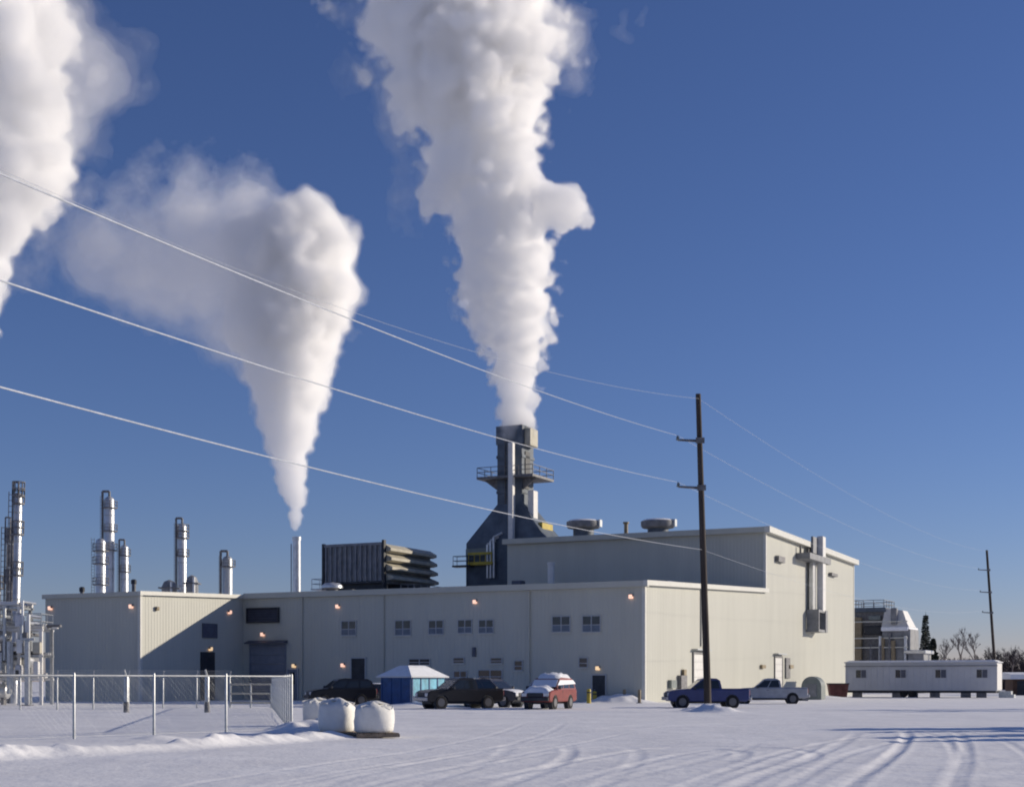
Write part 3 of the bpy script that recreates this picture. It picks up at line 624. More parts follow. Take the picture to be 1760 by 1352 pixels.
# ------------------------------------------------------------------ chain-link fence
def chain(L, H, pitch, r, z0=.06):
    m = MB(); n = int((L+H)/pitch)
    for i in range(1, n):
        u = i*pitch
        a0, b0 = max(0,u-H), max(0, u-L)             # rising to the left / to the right
        p = (min(u,L),0,z0+max(0,u-L)); q = (max(0,u-H),0,z0+min(H,u))
        m.tube(p,q,r,n=3,caps=False); m.tube((L-p[0],.004,p[2]),(L-q[0],.004,q[2]),r,n=3,caps=False)
    return m
def fence(name, label, A, B, npan, H, pitch, r, barb=False, first=True, pr_=.038, last=True):
    A, B = Vector((*A,0)), Vector((*B,0)); d = B-A; L = d.length
    o = thing(name, label, 'fence', A, math.atan2(d.y,d.x))
    post = MB().lathe([(pr_,-.2),(pr_,H+.05),(pr_*.6,H+.09)],10).mesh('post', K['galv'], True); pan = None
    for i in range(npan+1):
        if (i==0 and not first) or (i==npan and not last): continue
        share('post', post, o, (L*i/npan,0,0))
        if barb: MB().tube((L*i/npan,0,H),(L*i/npan,-.30,H+.36),.035,n=6).build('outrigger', K['galv'], o)
    for i in range(npan):
        if pan is None: pan = chain(L/npan, H-.08, pitch, r).mesh('chain_link', K['galv'])
        tag(share('chain_link', pan, o, (L*i/npan,0,0)), kind='stuff')
    MB().tube((0,0,H),(L,0,H),.024,n=8).build('top_rail', K['galv'], o, True)
    MB().tube((0,0,.08),(L,0,.08),.006,n=4).build('tension_wire', K['galv'], o)
    if barb:
        for k in range(3): MB().tube((0,-.10*(k+1),H+.12*(k+1)),(L,-.10*(k+1),H+.12*(k+1)),.012,n=4).build('barbed_wire', K['galv'], o)
    return o
cor = Vector((gx(501,50),50)); un = Vector((5.55,7)).normalized()
nA = cor-un*2.95*6
fence('chain_link_fence','low chain link fence run in the foreground left of the white bags',nA,cor,6,1.92,.055,.0010,pr_=.042,last=False)
bk = Vector((gx(468,92),92))
fence('chain_link_fence','chain link fence side running from the corner post back to the yard',cor,bk,14,1.92,.07,.0022,pr_=.045)
fence('chain_link_fence','far chain link fence with barbed wire before the wing',(gx(-30,86),86),(gx(395,93),93),7,2.05,.10,.0022,barb=True,pr_=.05)
gt = thing('pipe_gate','pale pipe rail gate at the far end of the fence','gate',(gx(396,93),93,0),0)
Wg = gx(466,93)-gx(396,93)
for z in (.35,.95,1.55): MB().tube((0,0,z),(Wg,0,z),.06,n=8).build('rail', K['coolerl'], gt, True)
for x in (0,Wg*.5,Wg): MB().tube((x,0,0),(x,0,1.62),.055,n=8).build('stile', K['galv'], gt, True)
for px, lab in ((217,'left one of the two thick steel posts inside the fence'),(356,'right one of the two thick steel posts inside the fence')):
    p = thing('steel_post', lab, 'post', (gx(px,80),80,0), 0, 'thick posts inside the fence')
    MB().lathe([(.13,0),(.13,2.0),(.11,2.05)],12).build('shaft', K['galv'], p, True); MB().lathe([(.16,0),(.16,.55),(.135,.6)],12).build('shaded_base', K['steel'], p, True)  # darker ring at the foot puts the shade of the base into colour
    MB().tube((0,0,2.0),(-.06,-.2,2.4),.06,.05,n=8).build('outrigger', K['galv'], p)

# ------------------------------------------------------------------ bulk bags on pallets beside the fence
def bag_mesh(w, h, seed, sag=.06):
    rg = random.Random(seed); rings = []
    n = 28
    for j, t in enumerate((0,.06,.18,.35,.52,.68,.80,.88,.94,.985,1.0)):
        s = 1+.06*math.sin(math.pi*min(1,t*1.2)) if t<.8 else 1-.9*((t-.8)/.2)**2
        if t<=.06: s *= .93+.07*t/.06
        ring = []
        for i in range(n):
            a = 2*math.pi*i/n; e = (abs(math.cos(a))**4+abs(math.sin(a))**4)**-.25   # rounded square
            rr = w/2*s*(.55+.45*e/1.19*1.0)*(1+.025*math.sin(5*a+seed+t*3)+.02*rg.uniform(-1,1))
            ring.append((rr*math.cos(a), rr*math.sin(a), h*t*(1+ (sag*math.sin(3*a+seed) if t>.6 and t<.99 else 0))))
        rings.append(ring)
    return MB().loft(rings)
def bulk_bag(px, pyb, w, h, label, seed, rz):
    x, y = gpt(px, pyb); o = thing('bulk_bag', label, 'bag', (x,y,0.02), rz, 'bulk bags on pallets')
    bag_mesh(w, h, seed).build('sack', K['bag'], o, True, (0,0,.14))
    for sx in (-1,1):
        for sy in (-1,1):
            m = MB(); c = (sx*w*.36, sy*w*.36, .14+h*.78)
            m.path([c,(c[0]+.05*sx,c[1],c[2]+.09),(c[0]-.14*sx,c[1]+.04,c[2]+.13),(c[0]-.22*sx,c[1]-.03,c[2]+.10)],.022,6); m.build('lifting_loop', K['bag'], o)
    MB().lathe([(w*.20,0),(w*.13,.05),(w*.05,.09)],10,(.05,-.04,.14+h*.96)).build('spout', K['bag'], o, True)
    p = MB().box(-w*.53,w*.53,-w*.53,-w*.40,0,.09).box(-w*.53,w*.53,-.06,.06,0,.09).box(-w*.53,w*.53,w*.40,w*.53,0,.09).build('pallet', K['pallet'], o)
    for k in range(6): MB().box(-w*.53+k*w*1.06/6+.01,-w*.53+(k+1)*w*1.06/6-.02,-w*.53,w*.53,.091,.125).build('plank', K['pallet'], p)
bulk_bag(643,1266,1.27,.93,'white bulk bag on a pallet, rightmost of the cluster',1,.3)
bulk_bag(579,1264,1.2,1.02,'taller white bulk bag in the middle of the cluster',4,-.1)
bulk_bag(545,1246,1.15,.9,'shaded bulk bag at the back left of the cluster, by the fence corner',9,.5)

# ------------------------------------------------------------------ poles and frosted wires
def wood_pole(pxb, pyb, pxt, pyt, Y, wb, wt_, label, arms):
    b = Vector((gx(pxb,Y),Y,0)); t = Vector((gx(pxt,Y),Y,gz(pyt,Y)))
    o = thing('utility_pole', label, 'pole', b, 0, 'utility poles')
    d = t-b; rings = []
    for k in range(13):
        f = k/12; c = d*f; r = wb+(wt_-wb)*f
        rings.append([(c.x+r*math.cos(2*math.pi*i/16), c.y+r*math.sin(2*math.pi*i/16), c.z-(.3 if k==0 else 0)) for i in range(16)])
    MB().loft(rings).build('shaft', K['wood'], o, True)
    tips = []
    for (pxa, pya, tilt) in arms:
        tip = Vector((gx(pxa,Y),Y-.25,gz(pya,Y))); f = (tip.z)/d.z; c = d*f; tl = tip-b
        MB().tube((c.x,c.y,c.z-tilt),(tl.x,tl.y,tl.z),.085,.06,n=8).build('arm', K['steel'], o, True)
        MB().lathe([(.05,-.02),(.11,.0),(.11,.05),(.06,.07),(.10,.12),(.06,.2),(.03,.25)],10,tuple(tl)).build('insulator', K['green'], o, True)
        MB().box(c.x-.25,c.x+.25,c.y-.27,c.y-.16,c.z-tilt-.16,c.z-tilt+.16).build('clamp', K['steel'], o)
        tips.append(tip+Vector((0,0,.25)))
    return o, t, tips
YP = 82.5
p1_, top1, tips1 = wood_pole(1217,1222,1200,677,YP,.22,.15,'tall dark utility pole standing in the yard before the sunlit wall',[(1164,757,.02),(1165,837,.05)])
YQ = 215.0
p2_, top2, tips2 = wood_pole(1713,1193,1696,945,YQ,.24,.17,'distant utility pole beyond the white trailer at right',[(1681,979,.02),(1684,1017,.05),(1688,1052,.05)])
def wire(spans, label):
    """each span: start, end, sag, radii at both ends"""
    cu = bpy.data.curves.new('overhead_wire','CURVE'); cu.dimensions='3D'; cu.bevel_depth=1.0; cu.bevel_resolution=1
    for p, q, sag, r0, r1 in spans:
        n = 40; sp = cu.splines.new('POLY'); sp.points.add(n)
        for i, pt in enumerate(sp.points):
            f = i/n; c = p.lerp(q,f); pt.co = (c.x,c.y,c.z-4*sag*f*(1-f),1); pt.radius = r0+(r1-r0)*f
    oc = bpy.data.objects.new('tmp', cu); C.objects.link(oc)
    me = bpy.data.meshes.new_from_object(oc.evaluated_get(bpy.context.evaluated_depsgraph_get()))
    bpy.data.objects.remove(oc); me.name='overhead_wire'; me.materials.clear(); me.materials.append(K['frost'])
    o = bpy.data.objects.new('overhead_wire', me); C.objects.link(o)
    return tag(o, label, 'wire', 'frosted overhead wires')
def line(pxl, start, end, label, sag, r=.024):
    p = at(*pxl); far = start+(p-start)*1.75
    # the sag is chosen so that the wire passes the given point
    f = 1/1.75; far.z += 4*sag*f*(1-f)/f
    wire([(start,far,sag,.009,r*1.25),(start,end,1.5,.007,.006)], label)
line((100,341,30), tips1[0], tips2[0], 'uppermost bright frosted wire, crossing the top of the leaning plume', 1.1)
line((25,490,30), tips1[1], tips2[1], 'middle bright frosted wire, ending on the lower pole arm', 1.1)
low = at(1206,944,YP-.2)
line((0,665,30), low, tips2[2], 'lowest bright frosted wire, passing just above the roofline', 1.1)
wire([(top1+Vector((0,-.2,-.3)), at(-500,60,34), 1.6, .006, .007),(top1+Vector((0,-.2,-.3)), top2-Vector((0,.2,.2)), 1.6, .006, .006)], 'faint thin wire running to the very top of the near pole')

# ------------------------------------------------------------------ vehicles
def wheel_meshes(r, w):
    prof = [(r*.62,-w/2),(r*.9,-w/2),(r,-w*.32),(r,w*.32),(r*.9,w/2),(r*.62,w/2)]
    ty = MB().loft([[(rr*math.cos(2*math.pi*i/22), y, rr*math.sin(2*math.pi*i/22)) for i in range(22)] for rr, y in prof]).mesh('tyre', K['tyre'], True)
    rm = MB().loft([[(rr*math.cos(2*math.pi*i/22), y, rr*math.sin(2*math.pi*i/22)) for i in range(22)] for rr, y in ((r*.62,-w*.52),(r*.5,-w*.42),(r*.2,-w*.46),(r*.02,-w*.5))]).mesh('rim', K['rim'], True)
    return ty, rm
TY, RM = wheel_meshes(.39, .26)
def vehicle(name, label, cat, kind, loc, rz, paint, snow=0, L=5.3, W=1.9):
    """front points along +x"""
    o = thing(name, label, cat, loc, rz, 'vehicles parked along the plant')
    o.scale = (1.03,1.03,1.1); h = W/2; zb = .42
    if kind == 'pickup':
        prof = [(-L/2,zb+.12),(-L/2,1.09),(-L/2+.05,1.14),(.30,1.14),(1.08,1.17),(1.9,1.14),(2.4,1.07),(L/2-.06,.97),(L/2,.80),(L/2,zb+.1),(L/2-.2,zb),(-L/2+.2,zb)]
        cab = [(-.86,1.12),(-.74,1.66),(-.52,1.80),(.10,1.83),(.42,1.77),(1.25,1.14)]
    elif kind == 'suv':
        L = 4.7
        prof = [(-L/2,zb+.1),(-L/2,1.08),(-L/2+.05,1.13),(.7,1.14),(1.05,1.14),(1.7,1.09),(2.1,1.01),(L/2-.05,.91),(L/2,.76),(L/2,zb+.08),(L/2-.2,zb),(-L/2+.2,zb)]
        cab = [(-2.26,1.12),(-1.98,1.64),(-1.7,1.76),(-.1,1.81),(.32,1.74),(1.15,1.12)]
    else:
        L = 4.5
        prof = [(-L/2,.6),(-L/2,.92),(-L/2+.08,.98),(-1.4,1.0),(.75,1.0),(1.2,.97),(1.95,.86),(L/2-.08,.76),(L/2,.66),(L/2,.45),(L/2-.2,.36),(-L/2+.2,.36)]
        cab = [(-1.55,.99),(-1.0,1.38),(-.8,1.43),(.05,1.45),(.2,1.42),(1.0,.99)]
    # body sides with wheel arches
    xa = L/2-.92; xr = -L/2+1.12; ra = .46
    def arch(poly):
        bot = poly[-2:]; top = poly[:-2]; out = list(top)
        z_ = poly[-1][1]
        for cx in (xa, xr):
            out.append((cx+ra, z_) if cx==xa else (cx+ra, z_))
            for k in range(7):
                an = math.pi*k/6; out.append((cx+ra*math.cos(an), max(z_+.001,.39+ra*math.sin(an))))
            out.append((cx-ra, z_))
        return [top_ for top_ in top]+[(L/2-.2,z_)]+out[len(top):]+[(-L/2+.2,z_)]
    bd = MB().prism(arch(prof),'y',-h,h,inset=.05).build('body', paint, o)
    tw = .13
    def cabring(y, ins): return [(x+(0), y, z) for x, z in cab]
    lo = [(x,z) for x,z in cab]
    def cs(sy): return [(x, sy*(h-.03-tw*(z-cab[0][1])/.7), z) for x,z in lo]
    MB().loft([cs(-1),cs(1)]).build('cab', paint, o)
    # glass: side windows, windscreen, rear window, set just proud of the cab
    zc0, zc1 = cab[0][1]+.07, cab[2][1]-.12
    def xat(z, front):
        a, b = (cab[-1],cab[-2]) if front else (cab[0],cab[1])
        f = (z-a[1])/(b[1]-a[1]); return a[0]+(b[0]-a[0])*f
    def yy(z): return h-.03-tw*(z-cab[0][1])/.7+.008
    nside = 2 if kind!='suv' else 3
    xl0, xl1, xu0, xu1 = xat(zc0,0)+.10, xat(zc0,1)-.10, xat(zc1,0)+.10, xat(zc1,1)-.10
    for sy in (-1,1):
        for k in range(nside):
            f0, f1 = k/nside+.02, (k+1)/nside-.02
            q = [(xl0+(xl1-xl0)*f0,sy*yy(zc0),zc0),(xl0+(xl1-xl0)*f1,sy*yy(zc0),zc0),(xu0+(xu1-xu0)*f1,sy*yy(zc1),zc1),(xu0+(xu1-xu0)*f0,sy*yy(zc1),zc1)]
            MB().add(q+[(a,b-sy*.02,c) for a,b,c in q],[(0,1,2,3),(4,7,6,5),(0,4,5,1),(1,5,6,2),(2,6,7,3),(3,7,4,0)]).build('side_window', K['cglass'], o)
    for front in (0,1):
        s_ = 1 if front else -1
        q = [(xat(zc0,front)+s_*.012,-yy(zc0)+.12,zc0),(xat(zc0,front)+s_*.012,yy(zc0)-.12,zc0),(xat(zc1,front)+s_*.012,yy(zc1)-.12,zc1),(xat(zc1,front)+s_*.012,-yy(zc1)+.12,zc1)]
        MB().add(q+[(a-s_*.02,b,c) for a,b,c in q],[(0,1,2,3),(4,7,6,5),(0,4,5,1),(1,5,6,2),(2,6,7,3),(3,7,4,0)]).build('windscreen' if front else 'rear_window', K['cglass'], o)
    if kind == 'pickup':
        MB().box(-L/2+.10,-.86,-h+.14,h-.14,1.132,1.136).build('cargo_bed', K['dark'], o)
        for sy in (-1,1): MB().box(-L/2+.04,-.84,sy*(h-.10)-.05,sy*(h-.10)+.05,1.137,1.19).build('bed_rail', paint, o)
    for sx, nm in ((1,'front_bumper'),(-1,'rear_bumper')):
        MB().bev(sx*(L/2+.06)-.09,sx*(L/2+.06)+.09,-h+.05,h-.05,zb+.06 if kind!='car' else .4,zb+.27 if kind!='car' else .58,.03).build(nm, K['chrome'] if kind=='pickup' else K['dark'], o)
    zl = .86 if kind!='car' else .68
    for sy in (-1,1):
        MB().bev(L/2-.06,L/2+.025,sy*(h-.24)-.17,sy*(h-.24)+.17,zl-.13,zl+.07,.02).build('headlight', K['headl'], o)
        MB().bev(-L/2-.022,-L/2+.06,sy*(h-.12)-.08,sy*(h-.12)+.08,zl-.08,zl+.25,.02).build('tail_light', K['taill'], o)
        MB().bev(.86,1.02,sy*(h+.10)-.10,sy*(h+.10)+.10,1.14 if kind!='car' else 1.0,1.32 if kind!='car' else 1.13,.03).build('mirror', K['dark'], o)
        for k, xd in enumerate((.08,-.0)): pass
        MB().box(.10,.26,sy*(h+.012)-.012,sy*(h+.012)+.012,.98,1.01).build('door_handle', K['dark'], o)
        for x in (xa, xr):
            MB().loft([[(x+.45*math.cos(2*math.pi*i/20), sy*(h-.30), .39+.45*math.sin(2*math.pi*i/20)) for i in range(20)],[(x+.45*math.cos(2*math.pi*i/20), sy*(h-.02), .39+.45*math.sin(2*math.pi*i/20)) for i in range(20)]]).build('wheel_well', K['dark'], o)
            wq = bpy.data.objects.new('wheel', TY); C.objects.link(wq); wq.parent = o; wq.location = (x, sy*(h-.11), .39); wq.rotation_euler = (0,0,0 if sy<0 else math.pi)
            share('rim', RM, wq)
    MB().bev(L/2-.03,L/2+.03,-h+.46,h-.46,zl-.16,zl+.08,.02).build('grille', K['dark'], o)
    MB().box(-L/2+.4,L/2-.4,-h+.3,h-.3,zb-.12,zb+.02).build('chassis', K['dark'], o)
    if snow:
        rg = random.Random(len(label)); x0, x1 = cab[0][0]-.02, cab[-1][0]+.12
        def slab(xa_, xb_, ya_, yb_, z, th, nm='snow_cap'):
            n_ = 9; m_ = 7; vs = []; fs = []
            for j in range(m_+1):
                for i in range(n_+1):
                    u, v_ = i/n_, j/m_; e = min(u,1-u,v_,1-v_); hgt = th*min(1,e*5)**.5*(.7+.6*rg.random())
                    vs.append((xa_+(xb_-xa_)*u, ya_+(yb_-ya_)*v_, z(xa_+(xb_-xa_)*u)+hgt-.01))
            for j in range(m_):
                for i in range(n_): fs.append((j*(n_+1)+i,j*(n_+1)+i+1,(j+1)*(n_+1)+i+1,(j+1)*(n_+1)+i))
            MB().add(vs,fs).build(nm, K['snowcap'], o, True)
        slab(cab[1][0],cab[-2][0],-h+.16,h-.16,lambda x: cab[2][1]-.02,.20*snow)
        slab(cab[-1][0]+.02,L/2-.06,-h+.10,h-.10,lambda x: np.interp(x,[p[0] for p in prof[3:9]],[p[1] for p in prof[3:9]]),.14*snow)
        if kind=='pickup': slab(-L/2+.12,-.9,-h+.16,h-.16,lambda x: 1.13,.30*snow)
        if snow > 1:
            for sy in (-1,1):
                q = [(xl0-.05,sy*(yy(zc0)+.02),zc0+.25),(xl1,sy*(yy(zc0)+.02),zc0+.18),(xu1,sy*(yy(zc1)+.02),zc1+.02),(xu0-.05,sy*(yy(zc1)+.02),zc1+.02)]
                MB().add(q+[(a,b-sy*.03,c) for a,b,c in q],[(0,1,2,3),(4,7,6,5),(0,4,5,1),(1,5,6,2),(2,6,7,3),(3,7,4,0)]).build('frosted_window', K['snowcap'], o)
            for front in (0,1):
                s_ = 1 if front else -1
                q = [(xat(zc0,front)+s_*.03,-yy(zc0)+.06,zc0-.02),(xat(zc0,front)+s_*.03,yy(zc0)-.06,zc0+.1),(xat(zc1,front)+s_*.03,yy(zc1)-.06,zc1+.05),(xat(zc1,front)+s_*.03,-yy(zc1)+.06,zc1+.05)]
                MB().add(q+[(a-s_*.02,b,c) for a,b,c in q],[(0,1,2,3),(4,7,6,5),(0,4,5,1),(1,5,6,2),(2,6,7,3),(3,7,4,0)]).build('frosted_window', K['snowcap'], o)
    return o
def park(pxc, Y): x = gx(pxc,Y); return (x, Y, ground_z(x,Y)-.03)
pi = math.pi
vehicle('pickup_truck','dark blue pickup truck parked behind the near pole','truck','pickup',park(1214,95.5),pi+.06,K['bluep'])
vehicle('pickup_truck','silver pickup truck parked behind the blue one, by the sunlit wall','truck','pickup',park(1322,111),pi-.10,K['silverp'],L=5.6)
vehicle('suv','snow-covered dark red truck parked before the dark door','truck','suv',park(944,90.5),-pi/2-.40,K['redp'],snow=1.6)
vehicle('pickup_truck','black pickup truck in front of the blue shelter','truck','pickup',park(790,92),pi+.50,K['blackp'],L=5.3)
vehicle('suv','charcoal car half hidden behind the black pickup','car','suv',park(846,97),-.55,K['greyp'],snow=.35)
vehicle('suv','black car behind the white bags','car','suv',park(586,103),pi+.35,K['blackp'])
vehicle('car','grey car between the black one and the blue shelter','car','car',park(640,109),pi+.2,K['greyp'],snow=.4)

# ------------------------------------------------------------------ blue shelter with snowy hipped roof
YB = 99.0
sh = thing('blue_shelter','blue walled shelter with snow on its hipped roof behind the black pickup','shelter',(gx(706,YB-1.4),YB-1.4,0),-R(33))
wS, dS, hS = 3.9, 2.6, 2.0
sh_b = Vector((0,0,0))
MB().box(-dS,0,0,.08,.1,hS).build('wall', K['shed'], sh)
n_ = 5
MB().box(-.04,.02,.08,wS,.1,hS-.02).build('wall', K['shed_sunlit'], sh)
MB().box(-dS,-.04,wS-.08,wS,.1,hS-.02).box(-dS,-dS+.08,.08,wS-.08,.1,hS-.02).build('rear_wall', K['shed'], sh)
for k in range(4): MB().box(.021,.06,.1+k*wS/4,.2+k*wS/4,.12,hS-.03).build('post', K['shed'], sh)
for k in range(4): MB().box(-dS+.05+k*(dS-.15)/3,-dS+.13+k*(dS-.15)/3,-.035,-.002,.12,hS-.03).build('post', K['shed'], sh)
MB().box(.022,.05,.25,wS-.1,.12,.75).build('dark_skirt', K['shed'], sh)
MB().box(-dS-.25,.25,-.25,wS+.25,hS,hS+.10).build('eave', K['trailer'], sh)
def hip(z0,z1,o0,o1): return [[(-dS-o0,-o0,z0),(o0,-o0,z0),(o0,wS+o0,z0),(-dS-o0,wS+o0,z0)],[(-dS+o1,o1,z1),(-o1,o1,z1),(-o1,wS-o1,z1),(-dS+o1,wS-o1,z1)]]
MB().loft(hip(hS+.101,hS+.72,.22,.75)).build('roof', K['snowcap'], sh)
MB().loft([hip(hS+.721,0,-.72,0)[0],hip(hS+.84,0,-.95,0)[0]]).build('snow_cap', K['snowcap'], sh)

# ------------------------------------------------------------------ small things along the wall
for px, py, h_, lab in ((1012,1206,1.15,'yellow bollard nearest the dark door'),(1022,1205,.95,'yellow bollard close to the building at the dark door')):
    x, y = gpt(px,py+2); o = thing('bollard', lab, 'bollard', (x,y,0), 0, 'yellow bollards')
    MB().lathe([(.17,0),(.17,h_-.1),(.13,h_-.03),(.04,h_)],14).build('shaft', K['yellow'], o, True); MB().lathe([(.175,h_*.7),(.175,h_*.8)],14).build('band', K['dark'], o, True)
for px, py, h_, lab in ((1073,1207,1.1,'pale bollard left of the sunlit corner'),(1099,1208,1.1,'pale bollard at the foot of the sunlit corner')):
    x, y = gpt(px,py); o = thing('bollard', lab, 'bollard', (x,y,0), 0, 'pale bollards')
    MB().lathe([(.13,0),(.13,h_-.08),(.1,h_-.02),(.03,h_)],12).build('shaft', K['tan'], o, True); MB().lathe([(.24,0),(.24,.06)],12).build('base_plate', K['steel'], o)
Yg = 135; o = thing('domed_enclosure','grey round-topped enclosure standing beside the sunlit wall','enclosure',(gx(1398,Yg),Yg,0),-AL)
prof = [(.95*math.cos(a), 1.25+.95*math.sin(a)) for a in np.linspace(0,pi,13)]
MB().prism([(.95,0)]+prof+[(-.95,0)],'y',-.8,.8).build('shell', K['green'], o, True); MB().box(-.5,.5,-.84,-.79,.3,1.5).build('hatch', K['cooler'], o)
Yd = 145; o = thing('dumpster','dark red steel bin beside the left end of the white trailer','bin',(gx(1440,Yd),Yd,0),-.1)
MB().prism([(-.8,.15),(.8,.15),(1.0,1.45),(-1.0,1.45)],'y',-.8,.8).build('bin', K['rust'], o)
for x in (-.5,0,.5): MB().box(x-.05,x+.05,-.86,-.79,.2,1.4).build('rib', K['rust'], o)
MB().box(-1.05,1.05,-.85,.85,1.451,1.55).build('lid', K['dark'], o)
o = thing('skid_tank','small pale tank on a skid between the silver truck and domed enclosure','tank',(gx(1376,128),128,0),.1)
MB().tube((-.5,0,.75),(.5,0,.75),.42,n=16).build('tank', K['trailer'], o, True); MB().box(-.6,.6,-.35,-.2,0,.4).box(-.6,.6,.2,.35,0,.4).build('skid', K['steel'], o)

# ------------------------------------------------------------------ white office trailer
YTr = 150.0; xr_ = gx(1713,YTr)
tr = thing('office_trailer','long white office trailer with four small windows at right','trailer',(xr_,YTr,0),-AL)
LT, WT, h0_, h1_ = 15.9, 4.0, .75, 3.72
MB().box(-LT,0,0,WT,h0_,h1_).build('body', K['trailer'], tr)
MB().box(.002,.05,.05,WT-.05,h0_+.1,h1_-.1).build('end_panel', K['white'], tr)
for k in range(24): MB().box(-LT+.15+k*(LT-.2)/24,-LT+.19+k*(LT-.2)/24,-.025,-.001,h0_+.1,h1_-.45).build('batten', K['trailer'], tr)
MB().box(-LT-.1,.12,-.14,-.03,h1_-.38,h1_-.30).build('gutter', K['cooler'], tr)
MB().box(-LT-.12,.14,-.16,WT+.16,h1_,h1_+.12).build('roof', K['trailer'], tr)
MB().loft([[(-LT,-.05,h1_+.121),(0,-.05,h1_+.121),(0,WT,h1_+.121),(-LT,WT,h1_+.121)],[(-LT+.3,.4,h1_+.28),(-.3,.4,h1_+.28),(-.3,WT-.4,h1_+.28),(-LT+.3,WT-.4,h1_+.28)]]).build('snow_cap', K['snowcap'], tr)
for px in (1480,1548,1617,1688):
    k = (px-CX)/F; xl_ = (k*YTr-xr_)/(CA+k*SA)
    wdw = MB().box(xl_-.62,xl_+.62,-.06,-.002,2.05,2.12).box(xl_-.62,xl_+.62,-.06,-.002,2.98,3.05).box(xl_-.62,xl_-.55,-.058,-.002,2.12,2.98).box(xl_+.55,xl_+.62,-.058,-.002,2.12,2.98).build('window', K['trailer'], tr)
    MB().box(xl_-.55,xl_-.02,-.03,-.012,2.12,2.98).build('pane', K['glass'], wdw); MB().box(xl_+.02,xl_+.55,-.03,-.012,2.12,2.98).build('pane', K['louver'], wdw); MB().box(xl_-.02,xl_+.02,-.05,-.004,2.12,2.98).build('mullion', K['trailer'], wdw)
MB().box(-LT+.1,-.1,.2,WT-.2,h0_-.25,h0_-.002).build('chassis', K['dark'], tr)
for x in (-LT+1.2,-LT+5.5,-LT+7.2,-LT+9.5,-3.2,-1.6):
    MB().box(x-.5,x+.5,.3,.7,0,h0_-.25).build('pier', K['steel'], tr)
for x in (-9.6,-8.7):
    MB().loft([[(x+.42*math.cos(2*pi*i/18),yv,.42+.42*math.sin(2*pi*i/18)) for i in range(18)] for yv in (.02,.28)]).build('wheel', K['tyre'], tr, True)
MB().box(.06,1.3,1.2,2.6,0,.7).box(1.3,1.6,1.2,2.6,0,.35).build('steps', K['galv'], tr)
# small brown shed at the right edge
Yw = 178; o = thing('brown_shed','low brown building with a snowy roof at the right edge','shed',(gx(1741,Yw),Yw,0),-.15)
MB().box(0,7,0,5,0,2.0).build('wall', K['brown'], o)
for k in range(10): MB().box(.1+k*.7,.2+k*.7,-.04,-.002,.05,1.95).build('batten', K['brown'], o)
MB().loft([[(-.4,-.5,2.0),(7.4,-.5,2.0),(7.4,5.5,2.0),(-.4,5.5,2.0)],[(-.3,-.3,2.6),(7.3,-.3,2.6),(7.3,5.3,2.9),(-.3,5.3,2.9)]]).build('snowy_roof', K['snowcap'], o)
MB().box(.5,1.6,-.06,-.041,.05,1.8).build('door', K['dark'], o)

# ------------------------------------------------------------------ process unit beyond the hall
Yu = 215.0; u0 = gx(1462,Yu)
pu = thing('process_unit','dark jumbled process unit with a snowy white top beyond the hall','process unit',(u0,Yu,0),-.5)
sx_ = Yu/F
def ub(px0,px1,pyt,pyb,y0,y1,m,nm): return MB().bev((px0-1462)*sx_,(px1-1462)*sx_,y0,y1,max(0,gz(pyb,Yu)),gz(pyt,Yu),.08).build(nm,m,pu)
ub(1464,1517,1047,1200,1,7,K['steel'],'main_housing'); ub(1462,1520,1044,1052,.6,7.4,K['duct'],'roof_deck')
ub(1466,1480,1060,1200,.2,.95,K['tan'],'side_panel'); ub(1484,1514,1076,1090,.2,.95,K['dark'],'opening'); ub(1492,1512,1058,1066,.3,.97,K['green'],'duct')
ub(1516,1562,1082,1200,0,6,K['cooler'],'lower_housing'); ub(1515,1560,1078,1085,-.4,6.4,K['snowcap'],'snow_ledge')
MB().loft([[((1515-1462)*sx_,0,gz(1078,Yu)),((1560-1462)*sx_,0,gz(1078,Yu)),((1560-1462)*sx_,5,gz(1078,Yu)),((1515-1462)*sx_,5,gz(1078,Yu))],[((1518-1462)*sx_,1,gz(1046,Yu)),((1548-1462)*sx_,1,gz(1050,Yu)),((1548-1462)*sx_,4,gz(1050,Yu)),((1518-1462)*sx_,4,gz(1046,Yu))]]).build('white_hopper', K['white'], pu)
ub(1531,1541,1046,1074,-.2,.6,K['cooler'],'chute')
ub(1562,1588,1120,1200,-1,4,K['cooler'],'pump_house'); ub(1556,1592,1118,1124,-1.4,4.4,K['silver'],'pump_house_roof')
for k in range(7):
    x = rr_.uniform(1482,1560); MB().tube(((x-1462)*sx_,-.3,0),((x-1462)*sx_,-.3,gz(rr_.uniform(1085,1115),Yu)),rr_.uniform(.15,.35),n=8).build('pipe', K[rr_.choice(['silver','steel','tan'])], pu, True)
for py in (1068,1096,1112): MB().box((1464-1462)*sx_,(1560-1462)*sx_,-.5,-.3,gz(py,Yu)-.15,gz(py,Yu)).build('beam', K['galv'], pu)
railing(MB(), .2,(1517-1462)*sx_,.7,7,gz(1044,Yu),r=.05).build('guard_rail', K['steel'], pu)

